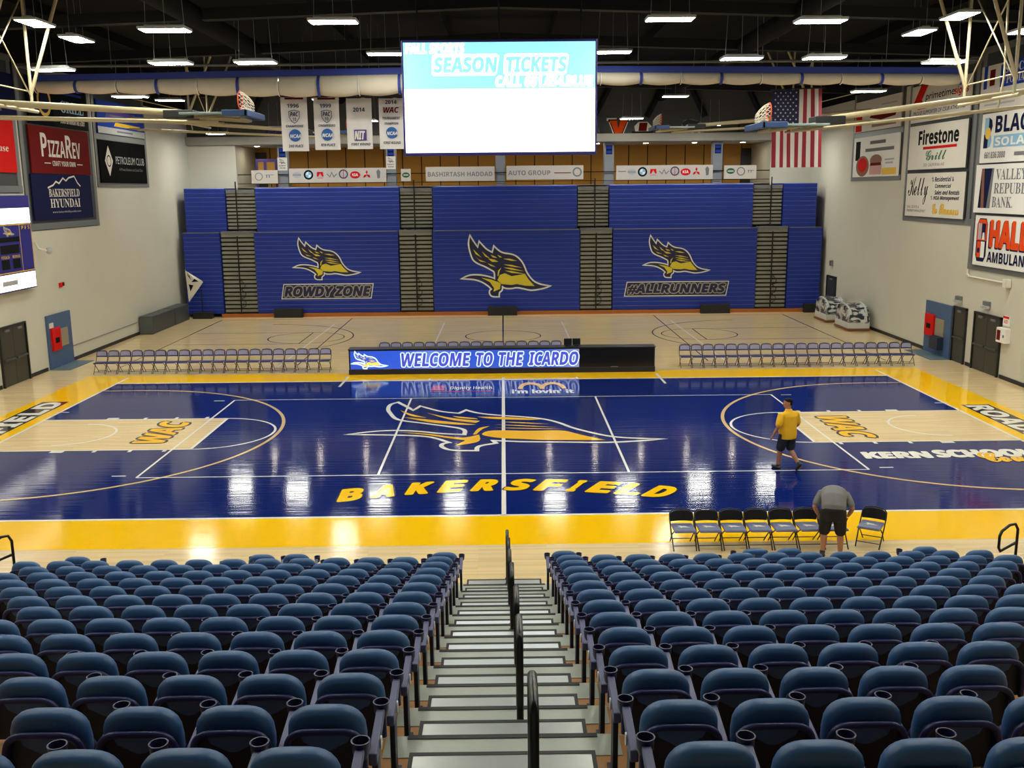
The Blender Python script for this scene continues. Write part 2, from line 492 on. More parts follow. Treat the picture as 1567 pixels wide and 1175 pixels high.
# winged crest at centre court
CREST_F = [(-4.44, -0.4), (-3.79, -0.05), (-3.13, 0.05), (-2.38, -0.11), (-1.81, -0.42), (-1.11, -0.55), (-1.09, 0.11), (-1.81, 0.56), (-2.47, 0.94), (-3.0, 1.21), (-3.29, 1.51), (-3.49, 2.18), (-3.66, 2.79), (-3.68, 3.58), (-3.44, 3.89), (-3.14, 3.3), (-2.84, 2.66), (-2.66, 3.27), (-2.35, 2.88), (-1.92, 2.4), (-1.38, 2.17), (-1.17, 2.61), (-0.85, 2.2), (-0.32, 1.88), (0.59, 1.61), (1.22, 1.29), (1.64, 0.8), (1.95, 0.17), (2.31, -0.28), (2.86, -0.87), (3.36, -1.14), (4.43, -1.3), (3.67, -1.5), (2.78, -1.63), (1.63, -1.51), (1.11, -1.48), (0.47, -1.43), (-0.29, -1.26), (-0.2, -1.56), (-0.72, -1.84), (-0.71, -2.32), (-1.41, -2.29), (-1.69, -1.88), (-1.68, -1.54), (-1.49, -1.44), (-1.77, -1.07), (-2.09, -0.75), (-2.64, -0.58), (-3.43, -0.49)]
GOLD_F = [[(-3.24, 2.68), (-2.89, 2.15), (-2.33, 1.6), (-2.79, 1.77), (-3.11, 2.31)], [(-2.38, 2.28), (-1.61, 1.51), (-0.7, 1.11), (-0.82, 0.86), (-1.6, 1.23)],
 [(-3.05, 1.72), (-2.04, 1.25), (-0.81, 0.65), (-1.06, 0.58), (-2.15, 0.9)], [(-1.56, 1.8), (-0.83, 1.48), (-0.77, 1.33), (-1.35, 1.5)],
 [(-0.81, 1.67), (0.2, 1.57), (1.16, 1.24), (0.83, 1.14), (-0.32, 1.31)],
 [(-0.66, -0.52), (-0.43, -0.1), (0.06, -0.1), (0.79, -0.21), (1.71, -0.12), (2.1, -0.64), (2.81, -1.35), (1.93, -1.31), (1.06, -1.27), (0.53, -1.13), (-0.06, -1.03), (-0.48, -0.77)],
 [(-3.05, -0.16), (-2.12, -0.4), (-1.49, -0.8), (-1.07, -0.94), (-0.69, -0.57), (-0.61, -1.43), (-1.32, -1.79), (-1.06, -1.22), (-1.73, -0.84), (-2.23, -0.5)],
 [(-0.4, 0.44), (-0.74, 0.25), (-0.87, -0.56), (-0.77, -0.56), (-0.64, 0.04)], [(-0.1, 0.98), (0.5, 0.9), (1.35, 0.62), (0.6, 0.72)], [(-0.25, 0.62), (0.5, 0.52), (1.6, 0.18), (0.7, 0.34)], [(-0.3, 0.26), (0.5, 0.16), (1.8, -0.02), (0.7, 0.02)]]
t = MB(); t.ribbon(soften(CREST_F), 0.13); paint('court_crest', t, M_LINE, 0.0105)
t = MB()
for g in GOLD_F: t.poly([(x, y, 0) for x, y in soften(g)])
o = paint('court_crest', t, M_GOLD, 0.0105)

# second court beyond the divider
mb = MB()
seg(mb, 0, 11.0, 0, 26.4, 0.07)
for x in (-8.2, 8.2): seg(mb, x*1.0, 11.2, x*1.0, 25.8, 0.0501)
for s in (-1, 1):
    mb.disc((s*12.0, 18.6), 4.9, 0, 48, 4.84, -PI/2 if s < 0 else PI/2, (-PI/2 if s < 0 else PI/2)+PI)
    mb.disc((s*9.3, 18.6), 1.8, 0, 36, 1.75)
    seg(mb, s*9.3, 16.8, s*9.3, 20.4, 0.05); seg(mb, s*9.3, 16.8, s*15, 16.8, 0.05); seg(mb, s*9.3, 20.4, s*15, 20.4, 0.05)
    seg(mb, s*15.2, 10.8, s*15.2, 25.6, 0.06)
mb.disc((0, 18.6), 1.8, 0, 40, 1.75)
seg(mb, -15.2, 25.6, 15.2, 25.6, 0.05)
paint('practice_court_line', mb, M_FBLACK, 0.003)
mb = MB()
for x in (-8.9, 8.9, -3.1, 3.1): seg(mb, x, 10.8, x*0.985, 23.5, 0.06)
paint('practice_court_line', mb, M_LINE, 0.0045)

# ---------------------------------------------------------------- walls and ceiling
ZD = 11.05
struct(MB().box(-WX-0.3, -WX, YN, YB+6, 0, ZD).build('wall_left', M_WALL))
struct(MB().box(WX, WX+0.3, YN, YB+6, 0, ZD).build('wall_right', M_WALL))
struct(MB().box(-WX-0.3, -WX, YN, YB+6, ZD, ZC).build('wall_left_upper', M_BLACK))
struct(MB().box(WX, WX+0.3, YN, YB+6, ZD, ZC).build('wall_right_upper', M_BLACK))
struct(MB().box(-WX-0.3, WX+0.3, YN-0.3, YN, 0, ZC).build('wall_near', M_WALL))
mb = MB()
mb.box(-WX, -15.1, YB, YB+0.3, 0, 9.4); mb.box(15.4, WX, YB, YB+0.3, 0, 9.4); mb.box(-15.1, 15.4, YB, YB+0.3, 0, 7.0)
wb = struct(mb.build('wall_back', M_WALL))
struct(MB().box(-WX, WX, YB+0.05, YB+0.3, 9.85, ZC).build('wall_back_upper', M_DARKWALL))
struct(MB().box(-WX, WX, YB-0.35, YB+0.3, 9.40, 9.85).build('trim_1', mat('grey_beam_paint', (150, 146, 136), 0.6), bevel=0.03))        # pale beam over the concourse
struct(MB().box(-WX-0.3, WX+0.3, YN-0.3, YB+6, ZC, ZC+0.3).build('ceiling', M_BLACK))
# black roof girders across the hall and purlins along it
for i, y in enumerate((-20, -12, -4.5, 3.0, 10.2, 17.5, 24.5)):
    mb = MB()
    for s in (-1, 1):   # shallow gable: deeper at the ridge
        mb.prism([(0, y-0.18, 12.05), (s*WX, y-0.18, 11.45), (s*WX, y-0.18, 11.75), (0, y-0.18, 12.4)][::(1 if s < 0 else -1)], (0, 0.36, 0))
    struct(mb.build('ceiling_beam', M_BEAM))
for i, x in enumerate((-15, -10.5, -6, -2, 2, 6, 10.5, 15)):
    zz = 12.55
    struct(MB().box(x-0.06, x+0.06, YN, YB, zz, ZC).build('ceiling_purlin', M_BLACK))
for x in (-9.0, 9.0):
    struct(MB().tube([(x, YN+0.2, 11.9), (x, YB-0.2, 11.9)], 0.32, 16).build('ceiling_duct_trim', M_BLACK, smooth=40))
# baseboards
struct(MB().box(-WX, -WX+0.03, YN, 6.85, 0, 0.14).box(-WX, -WX+0.03, 9.05, 10.45, 0, 0.14).box(-WX, -WX+0.03, 12.6, YB, 0, 0.14).build('baseboard_left', M_BASE))
struct(MB().box(WX-0.03, WX, YN, 6.95, 0, 0.14).box(WX-0.03, WX, 9.1, 9.6, 0, 0.14).box(WX-0.03, WX, 10.9, 10.95, 0, 0.14).box(WX-0.03, WX, 13.35, YB, 0, 0.14).build('baseboard_right', M_BASE))
# concourse above the folded seats
struct(MB().box(-15.1, 15.4, YB, 35.0, 6.85, 7.05).build('floor_concourse', mat('concourse_floor', (120, 110, 96), 0.5)))
mb = MB(); mb.box(-15.1, 15.4, 34.6, 34.8, 7.05, 9.4)
cw = struct(mb.build('wall_concourse', M_OCHRE))
mb = MB()
x = -14.2
while x < 15.2:
    mb.box(x-0.03, x+0.03, 34.585, 34.602, 7.05, 9.4); x += 1.16
struct(mb.build('wall_concourse_joint', M_GAP, cw))
struct(MB().box(-15.4, -15.1, YB+0.3, 35, 6.85, 9.4).build('wall_concourse_left', M_WALL))
struct(MB().box(15.4, 15.7, YB+0.3, 35, 6.85, 9.4).build('wall_concourse_right', M_WALL))
struct(MB().box(-15.4, 15.7, YB+0.3, 35, 9.4, 9.6).build('ceiling_concourse', mat('pale_soffit', (200, 194, 180), 0.7)))
for i, x in enumerate((-12.52, -6.33, -0.06, 6.18, 12.43)):
    struct(MB().box(x-0.28, x+0.28, YB+0.32, YB+0.85, 7.05, 9.4).build('column', M_COLUMN, bevel=0.015))
for n, (x0, x1) in enumerate(((-15.05, -14.4), (14.75, 15.35))):
    struct(MB().box(x0, x1, 34.45, 34.58, 7.05, 9.15).build('door_%d' % (n+1), M_DOORF, bevel=0.01))
# braces under the roof on the dark upper wall
for i, (x, s) in enumerate(((5.6, 1), (8.6, 1), (11.2, -1), (14.4, -1), (-9.5, 1), (-13.8, 1))):
    struct(MB().tube([(x+0.5*s, YB-0.1, 12.4), (x-0.35*s, YB-0.1, 10.75)], 0.17, 4).build('ceiling_beam_brace', M_BEAM))
# ---------------------------------------------------------------- ceiling lamps
M_LIT = mat('lit_diffuser', (252, 251, 238), 0.4, emit=LAMP)
M_HOUSING = mat('white_lamp_housing', (205, 205, 205), 0.4)
M_WIRE = mat('thin_steel_wire', (150, 150, 150), 0.4, metal=0.6)
def lamp_proto():
    r = thing('ceiling_lamp', 'x', 'ceiling lamp')
    b = MB(); b.box(-0.62, 0.62, -0.31, 0.31, 0.0, 0.07).box(-0.5, 0.5, -0.12, 0.12, 0.07, 0.13)
    b.build('lamp_housing', M_HOUSING, r, bevel=0.012)
    b = MB(); b.box(-0.585, 0.585, -0.275, 0.275, -0.012, -0.002); b.build('diffuser', M_LIT, r)
    for x, y in ((-0.5, 0.0), (0.5, 0.0), (0.0, 0.0)):
        MB().tube([(x, y, 0.1), (x*0.9, y, 1.3)], 0.008, 5).build('hanger_wire', M_WIRE, r)
    return r
LP = lamp_proto(); LT = tree_of(LP); lamp_used = [0]
def lamp(x, y, z, rz, label):
    if not lamp_used[0]: o = LP; o.location = (x, y, z); o.rotation_euler = (0, 0, rz); lamp_used[0] = 1
    else: o = dup(LP, (x, y, z), rz, tree=LT)
    o['label'] = label; o['group'] = 'ceiling lamps over the courts'
side = lambda x: 'left' if x < 0 else 'right'
for x in (-8.57, -4.25, 4.4, 8.1):
    lamp(x, -1.0 if x < 7 else -1.6, 11.05 if abs(x) < 6 else 10.88, 0, 'lit white ceiling lamp nearest the top edge, %s of the video screen, %s' % (side(x), 'inner of two' if abs(x) < 6 else 'outer of two'))
for x in (-10.03, -7.45, 7.41, 9.95):
    lamp(x, 3.85, 10.66, 0, 'lit white ceiling lamp in second row %s of the video screen, %s of pair' % (side(x), 'inner' if abs(x) < 9 else 'outer'))
for x in (-3.84, 3.82):
    lamp(x, 7.1, 11.3, 0, 'lit white ceiling lamp half hidden behind the %s edge of the video screen' % side(x))
for x in (-8.6, 8.45):
    lamp(x, 14.6, 11.3, 0, 'lit white ceiling lamp showing against the white divider curtain, %s side' % side(x))
for x, y, z in ((-13.82, 10.7, 10.32), (14.32, 12.05, 10.41)):
    lamp(x, y, z, 0, 'lit white ceiling lamp under the %s end of the divider curtain' % side(x))
lamp(8.5, 22.0, 11.15, 0, 'lit white ceiling lamp above the orange V emblem and right')
lamp(-8.5, 22.0, 11.15, 0, 'lit white ceiling lamp hidden behind the hanging banners')
for x, z, w in ((-15.1, 9.85, 'outermost, left of the white banners'), (-11.9, 10.1, 'beside the 1996 banner'), (-7.2, 10.45, 'between 2014 banners'),
                (-2.9, 10.8, 'left one behind the video screen'), (2.9, 10.8, 'right one behind the video screen'),
                (7.0, 10.45, 'over the orange V emblem'), (11.2, 10.08, 'right of the NM STATE sign'), (15.1, 9.85, 'outermost, behind the flag')):
    lamp(x, 26.8, z, 0, 'lit white ceiling lamp by the back wall, %s' % w)
for s in (-1, 1):
    lamp(s*12.5, 0.4, 11.3, PI/2, 'lit white ceiling lamp among %s basket frame tubes, nearest and highest' % side(s))
    lamp(s*12.6, 3.3, 11.3, PI/2, 'lit white ceiling lamp among %s basket frame tubes, second from top' % side(s))
    lamp(s*14.1, 4.9, 10.62, 0.12*s, 'lit white ceiling lamp among %s basket frame tubes, lowest' % side(s))
lamp(15.7, 3.1, 11.3, PI/2, 'lit white ceiling lamp cut by the right picture edge above the blue plate')
lamp(-15.2, 19.5, 10.95, 0, 'lit white ceiling lamp half hidden by the left folded backboard')
# further unseen rows of these lamps; the one farthest back added to brighten the seats
for y in (-7.5, -13.5, -19.5):
    for i, x in enumerate((-14.0, -8.7, -3.2, 3.2, 8.7, 14.0)):
        lamp(x, y, 11.3, 0, 'unseen lit white ceiling lamp over the seating blocks')

# concourse downlights
M_DOWN = mat('lit_downlight', (255, 240, 210), 0.4, emit=LAMP*1.2)
dl = thing('downlight', 'x', 'downlight')
MB().tube([(0.0, 0, 0.0), (0.0, 0, -0.03)], 0.17, 18).build('rim', M_WHITE, dl)
MB().disc((0, 0), 0.14, -0.032, 18).xf(Matrix.Scale(1, 4)).build('lamp_lens', M_DOWN, dl)
DT = tree_of(dl)
for i in range(11):
    x = -14.2+i*2.83
    o = dl if i == 0 else dup(dl, tree=DT)
    o.location = (x, YB+1.4, 9.40); o['group'] = 'concourse downlights'
    o['label'] = '%s round recessed downlight from the left in the concourse soffit' % ['first', 'second', 'third', 'fourth', 'fifth', 'sixth', 'seventh', 'eighth', 'ninth', 'tenth', 'eleventh'][i]

# ---------------------------------------------------------------- hanging video screen
M_SCRFRAME = mat('dark_blue_screen_frame', (40, 34, 120), 0.4)
M_SCRW = mat('lit_white_screen', (255, 255, 255), 0.4, emit=2.6)
M_SCRC = mat('lit_cyan_screen', (150, 232, 248), 0.4, emit=1.0)
M_SCRL = mat('lit_cyan_letters', (150, 226, 238), 0.4, emit=0.95)
sb = thing('video_screen', 'large hanging video screen lit white with cyan SEASON TICKETS banner', 'video screen', M=frame((0.0, -0.02, 7.77)))
MB().box(-2.63, 2.63, -0.05, 2.97, -0.35, -0.01).build('cabinet', M_SCRFRAME, sb, bevel=0.02)
MB().rect(-2.575, 0.03, 2.575, 1.70, 0.0).build('lower_screen', M_SCRW, sb)
MB().rect(-2.575, 1.70, 2.575, 2.90, 0.0).build('upper_screen', M_SCRC, sb)
t = MB(); put_text(t, 'FALL SPORTS', -2.5, 2.62, -0.95, 2.87, 0.004, 'bold', 0.06, 0.1)
put_text(t, 'CALL 661.654.BLUE', -0.1, 1.75, 2.5, 2.02, 0.004, 'bold', 0.06, 0.1)
for x0, x1 in ((-1.83, -0.02), (0.10, 1.85)):
    w = 0.06
    t.poly([(x0+w, 2.04, 0.003), (x1-w*2, 2.04, 0.003), (x1-w, 2.08, 0.003), (x1+0.02, 2.54, 0.003), (x1-w, 2.60, 0.003), (x0+2*w, 2.60, 0.003), (x0+0.03, 2.56, 0.003), (x0, 2.1, 0.003)])
t.build('white_lettering', M_SCRW, sb)
t = MB(); put_text(t, 'SEASON', -1.74, 2.13, -0.09, 2.51, 0.008, 'bold', 0.04, 0.1); put_text(t, 'TICKETS', 0.17, 2.13, 1.79, 2.51, 0.008, 'bold', 0.04, 0.1)
t.build('cyan_lettering', M_SCRL, sb)
for x in (-2.2, 0.0, 2.2): MB().tube([(x, 2.95, -0.18), (x, 4.6, -0.18)], 0.025, 6).build('hanging_cable', M_BEAM, sb)

# ---------------------------------------------------------------- rolled divider curtain
M_MESHW = mat('off_white_mesh_fabric', (214, 205, 186), 0.8, noise=0.06, scale=3)
M_CBLUE = mat('blue_curtain_fabric', (46, 66, 156), 0.7)
dc = thing('divider_curtain', 'raised white mesh gym divider curtain with blue top band across hall', 'curtain', (0, 9.5, 0))
edges = [-16.7+i*(33.4/23) for i in range(24)]
def c_top(x): return 10.98-0.012*abs(x)
def c_drop(x):   # hanging roll is deepest in the middle of the hall
    return 0.36+0.34*math.exp(-((x+5.5)/7.0)**2)
for i in range(23):
    x0, x1 = edges[i]+0.02, edges[i+1]-0.02
    def fn(u, v, x0=x0, x1=x1):
        x = x0+(x1-x0)*u; a = v*PI*1.15-0.1
        sag = 0.07*math.sin(PI*u)
        d = c_drop(x)
        return (x, -0.28*math.sin(a)*(0.85+0.15*math.sin(PI*u)), c_top(x)-(d+sag)*(1-math.cos(a))/2)
    MB().grid(fn, 8, 10).build('mesh_roll', M_MESHW, dc, smooth=180)
mb = MB()
for i in range(23):
    x0, x1 = edges[i], edges[i+1]
    mb.prism([(x0, -0.13, c_top(x0)-0.02), (x1, -0.13, c_top(x1)-0.02), (x1, -0.13, c_top(x1)+0.20), (x0, -0.13, c_top(x0)+0.20)], (0, 0.16, 0))
mb.build('blue_top_band', M_CBLUE, dc)
for i in range(24):
    x = edges[i]; d = c_drop(x)+0.05
    b = MB()
    w = 0.05 if i % 2 else 0.018
    R = [(x, -0.30*math.sin(a), c_top(x)-d*(1-math.cos(a))/2) for a in [k*PI/8 for k in range(9)]]
    b.rings([[(p[0]-w, p[1]-0.01, p[2]), (p[0]+w, p[1]-0.01, p[2]), (p[0]+w, p[1]+0.012, p[2]), (p[0]-w, p[1]+0.012, p[2])] for p in R])
    b.build('strap', M_CBLUE if i % 2 else M_WHITE, dc)
MB().tube([(-17.4, 0.05, 11.30), (17.4, 0.05, 11.26)], 0.05, 8).build('batten_pipe', M_FRAME, dc, smooth=60)
for x in (-14, -9.5, -5, 5, 9.5, 14): MB().tube([(x, 0.05, 11.2), (x, 0.05, 12.9)], 0.012, 5).build('hanging_wire', M_WIRE, dc)

# ---------------------------------------------------------------- championship banners
M_BAN = mat('white_banner_cloth', (240, 237, 234), 0.7, noise=0.03, scale=2)
M_NCAA = mat('banner_blue_print', (32, 98, 176), 0.6)
M_BTXT = mat('banner_navy_print', (40, 40, 84), 0.6)
def banner(x0, x1, z0, z1, label, items):
    w, h = x1-x0, z1-z0
    r = thing('championship_banner', label, 'banner', M=frame(((x0+x1)/2, 11.0, z0)), group='white championship banners')
    wave = lambda u, v: 0.02*math.sin(6*u+3*v)+0.012*math.sin(13*u)
    MB().grid(lambda u, v: (-w/2+w*u, h*v, wave(u, v)), 16, 10).build('cloth', M_BAN, r, smooth=180)
    MB().tube([(-w/2-0.03, h, 0), (w/2+0.03, h, 0)], 0.018, 8).build('top_rod', M_BASE, r)
    for x in (-w/2+0.05, w/2-0.05): MB().tube([(x, h, 0), (x, ZC-z0+0.02, 0)], 0.006, 4).build('hanging_cord', M_WIRE, r)
    for kind, a in items:
        b = MB(); z = 0.038
        if kind == 't': s, c0, y0, ww, hh, m = a; put_text(b, s, c0*w-ww*w/2, y0*h, c0*w+ww*w/2, (y0+hh)*h, z, 'boldit', 0.01); b.build('lettering', m, r)
        elif kind == 'ncaa':
            b.disc((0, a*h), 0.23*w, z, 26); b.build('blue_disc', M_NCAA, r)
            b = MB(); put_text(b, 'NCAA', -0.2*w, (a-0.045)*h, 0.22*w, (a+0.02)*h, z+0.004, 'boldit', 0.03); b.build('lettering', M_WHITE, r)
        elif kind == 'shield':
            pts = [(-0.2*w, (a+0.09)*h), (0, (a+0.115)*h), (0.2*w, (a+0.09)*h), (0.19*w, (a-0.02)*h), (0.1*w, (a-0.09)*h), (0, (a-0.125)*h), (-0.1*w, (a-0.09)*h), (-0.19*w, (a-0.02)*h)]
            b.ribbon(pts, 0.022, z); put_text(b, 'PAC', -0.15*w, (a+0.0)*h, 0.15*w, (a+0.08)*h, z, 'boldit', 0.02); put_text(b, '10', -0.07*w, (a-0.085)*h, 0.07*w, (a-0.02)*h, z, 'bold', 0.0); b.build('shield_print', M_BTXT, r)
        elif kind == 'bar': c0, y0, ww, hh, m = a; b.rect((c0-ww/2)*w, y0*h, (c0+ww/2)*w, (y0+hh)*h, z); b.build('printed_block', m, r)
        elif kind == 'nit':
            b.rect(-0.22*w, (a-0.09)*h, 0.27*w, (a+0.12)*h, z); b.build('square_print', M_PURPLE, r)
            b = MB(); put_text(b, 'NIT', -0.2*w, (a-0.07)*h, 0.2*w, (a+0.09)*h, z+0.004, 'boldit', 0.03); b.build('lettering', M_WHITE, r)
for x0, x1, z0, z1, yr, place in ((-8.3, -7.3, 8.30, 10.30, '1996', '2ND PLACE'), (-7.06, -6.1, 8.34, 10.28, '1999', '8TH PLACE')):
    banner(x0, x1, z0, z1, 'white hanging banner reading %s CHAMPIONS, %s' % (yr, place),
           [('t', (yr, -0.03, 0.80, 0.44, 0.07, M_BTXT)), ('shield', 0.64), ('t', ('CHAMPIONS', 0, 0.44, 0.66, 0.045, M_BTXT)), ('ncaa', 0.29), ('t', (place, 0.02, 0.07, 0.55, 0.05, M_BTXT)),
            ('bar', (0.02, 0.95, 0.7, 0.035, M_DKRED))])
banner(-5.83, -4.87, 8.36, 10.24, 'white hanging banner reading 2014 FIRST ROUND with purple NIT square', [('t', ('2014', 0.0, 0.73, 0.46, 0.08, M_BTXT)), ('nit', 0.26), ('t', ('FIRST ROUND', 0.03, 0.07, 0.76, 0.05, M_BTXT))])
banner(-4.6, -3.67, 8.35, 10.23, 'white 2014 WAC tournament banner partly hidden by the video screen', [('t', ('2014', 0.0, 0.88, 0.46, 0.075, M_BTXT)), ('t', ('WAC', 0.0, 0.71, 0.62, 0.11, M_DKRED)),
       ('t', ('TOURNAMENT', 0.0, 0.58, 0.72, 0.05, M_BTXT)), ('t', ('CHAMPION', 0.0, 0.48, 0.56, 0.045, M_BTXT)), ('ncaa', 0.32), ('t', ('FIRST ROUND', 0.0, 0.10, 0.7, 0.05, M_BTXT))])

# ---------------------------------------------------------------- national flag, hung by its fly edge
M_FRED_ = mat('flag_red', (150, 26, 44), 0.7); M_FWHITE = mat('flag_white', (222, 218, 214), 0.7); M_FBLUE = mat('flag_blue', (30, 32, 78), 0.7)
r = thing('flag', 'large flag with vertical red and white stripes and starred blue canton', 'flag', M=frame((11.6, 12.0, 7.55)))
FW, FH = 1.98, 2.95
wv = lambda u, v: 0.06*math.sin(9*u+1.5*v)+0.03*math.sin(17*u-2*v)
b = MB(); nx, ny = 52, 16
def ff(u, v): return (-FW/2*(1-0.03*v)+FW*u*(1-0.02*v)-0.10*v+0.02, FH*v+0.06*(u-0.5)*v, wv(u, v))
o_ = len(b.v)
b.grid(ff, nx, ny); b.mi = []
for j in range(ny):
    for i in range(nx):
        s = i//4
        b.mi.append(2 if (i < 28 and j >= 8) else (0 if s % 2 == 0 else 1))
b.build('cloth', [M_FRED_, M_FWHITE, M_FBLUE], r, smooth=180)
b = MB()
for i in range(9):
    for j in range(11):
        if (i+j) % 2 == 0:
            u = 0.03+0.48*(i+0.5)/9; v = 0.515+0.47*(j+0.5)/11; p = ff(u, v)
            b.poly([(p[0]+(0.045 if k % 2 == 0 else 0.018)*math.sin(k*PI/5), p[1]+(0.045 if k % 2 == 0 else 0.018)*math.cos(k*PI/5), p[2]+0.022) for k in range(10)][::-1])
b.build('stars', M_FWHITE, r, kind='stuff')
MB().tube([(-1.1, FH+0.0, 0), (1.0, FH+0.06, 0)], 0.025, 8).build('top_rod', M_BASE, r)
for x in (-0.9, 0.85): MB().tube([(x, FH+0.03, 0), (x, ZC-7.55+0.02, 0)], 0.008, 5).build('hanging_cord', M_WIRE, r)

# ---------------------------------------------------------------- folded-up ceiling baskets
M_TUBE = mat('cream_steel_tube', (196, 184, 150), 0.4, noise=0.04)
M_GLASS = mat('backboard_glass', (150, 168, 168), 0.15, spec=0.6)
M_PAD = mat('blue_edge_padding', (48, 78, 128), 0.5)
M_RIM = mat('orange_rim', (226, 72, 24), 0.4)
M_NET = mat('white_net_cord', (226, 216, 196), 0.8)
def basket(s, y, zt, xt, xm, label, slope=0.06):
    """s = -1 on the left; xt = |x| of the board's far end, xm = |x| of the hanger frame"""
    r = thing('basketball_hoop', label, 'basketball hoop', (0, y, 0), group='baskets folded up to the ceiling')
    X = lambda v: s*v
    zb = lambda v: zt+(v-xt)*slope           # the folded mast climbs gently towards the wall
    for yy in (-0.42, 0.42):
        MB().tube([(X(xt+2.0), yy*0.5, zb(xt+2.0)), (X(xm+3.0), yy, zb(xm+3.0)+0.12)], 0.075, 10).build('mast_tube', M_TUBE, r, smooth=60)
    MB().tube([(X(xt+0.9), -0.3, zb(xt+0.9)-0.22), (X(xm+3.0), -0.55, zb(xm+3.0)-0.34)], 0.035, 8).build('brace_tube', M_TUBE, r, smooth=60)
    MB().tube([(X(xt+0.9), 0.3, zb(xt+0.9)-0.22), (X(xm+3.0), 0.55, zb(xm+3.0)-0.34)], 0.035, 8).build('brace_tube', M_TUBE, r, smooth=60)
    MB().box(min(X(xt+1.55), X(xt+2.35)), max(X(xt+1.55), X(xt+2.35)), -0.35, 0.35, zb(xt+1.9)-0.16, zb(xt+1.9)+0.06).build('hinge_block', M_BASE, r, bevel=0.02)
    # board lies flat, its lower padded edge towards mid-court
    lo, hi = sorted((X(xt), X(xt+1.75)))
    MB().box(lo, hi, -0.92, 0.92, zt-0.02, zt+0.04).build('backboard', M_GLASS, r, bevel=0.01)
    lo, hi = sorted((X(xt-0.05), X(xt+0.62)))
    b = MB(); b.box(lo, hi, -0.97, -0.88, zt-0.07, zt+0.09).box(lo, hi, 0.88, 0.97, zt-0.07, zt+0.09)
    lo, hi = sorted((X(xt-0.06), X(xt+0.04))); b.box(lo, hi, -0.97, 0.97, zt-0.07, zt+0.09); b.build('edge_padding', M_PAD, r, bevel=0.02)
    xr = X(xt+0.36)
    lo, hi = sorted((xr-0.12, xr+0.12)); MB().box(lo, hi, -0.15, 0.15, zt+0.03, zt+0.14).build('rim_bracket', M_RIM, r, bevel=0.01)
    ring = [(xr, 0.235*math.cos(k*PI/12), zt+0.40+0.235*math.sin(k*PI/12)) for k in range(24)]
    MB().tube(ring, 0.016, 8, closed=True).build('rim', M_RIM, r, smooth=60)
    b = MB(); n = 12
    def netp(k, t):
        a = 2*PI*k/n; rr = 0.23-0.09*t
        return (xr-s*(0.02+0.33*t), rr*math.cos(a), zt+0.40+rr*math.sin(a)-0.20*t*t)
    for k in range(n):
        for d in (1, -1): b.tube([netp(k+d*0.5*j, j/4.0) for j in range(5)], 0.008, 5)
    b.build('net', M_NET, r)
    b = MB(); b.tube([(X(xt+0.25), -0.45, zt-0.12), (X(xt+1.9), -0.2, zb(xt+1.9)-0.1)], 0.04, 8); b.tube([(X(xt+0.25), 0.45, zt-0.12), (X(xt+1.9), 0.2, zb(xt+1.9)-0.1)], 0.04, 8)
    b.tube([(X(xt+0.25), -0.6, zt-0.10), (X(xt+0.25), 0.6, zt-0.10)], 0.04, 8); b.build('board_frame', M_TUBE, r, smooth=60)
    # hanger frame from the roof
    zh = zb(xm)
    ya, yb_ = -1.5, 1.3
    for yy in (ya, yb_):
        MB().tube([(X(xm), yy, zh-0.05), (X(xm), yy, ZC)], 0.045, 8).build('hanger_post', M_TUBE, r, smooth=60)
        MB().tube([(X(xm), yy, zh+0.45), (X(xm-1.25), yy, ZC)], 0.05, 8).build('hanger_brace', M_TUBE, r, smooth=60)
    MB().tube([(X(xm), ya, zh+0.35), (X(xm), yb_, 12.2)], 0.022, 6).build('cross_brace', M_TUBE, r)
    MB().tube([(X(xm), yb_, zh+0.35), (X(xm), ya, 12.2)], 0.022, 6).build('cross_brace', M_TUBE, r)
    MB().tube([(X(xm+2.6), ya, zh+1.1), (X(xm), yb_, zh+0.5)], 0.022, 6).build('cross_brace', M_TUBE, r)
    MB().tube([(X(xm), ya-0.3, zh-0.02), (X(xm), yb_+0.3, zh-0.02)], 0.05, 8).build('cross_bar', M_TUBE, r, smooth=60)
    MB().tube([(X(xm+0.35), 0.0, zh-0.2), (X(xm+0.5), 0.1, zh+0.6), (X(xm+0.4), 0.1, ZC)], 0.03, 8).build('winch_pipe', M_TUBE, r, smooth=60)
    return r
basket(-1, 0.0, 8.82, 6.65, 13.2, 'folded ceiling basketball hoop with orange rim over left half of main court', 0.045)
basket(1, 0.0, 8.40, 6.95, 13.2, 'folded ceiling basketball hoop with orange rim over right half, before the flag', 0.108)
basket(-1, 18.5, 9.35, 6.6, 13.6, 'folded ceiling basketball hoop of the far practice court, behind the banners')
basket(1, 18.5, 9.45, 6.9, 13.6, 'folded ceiling basketball hoop of the far practice court, under NM STATE sign')
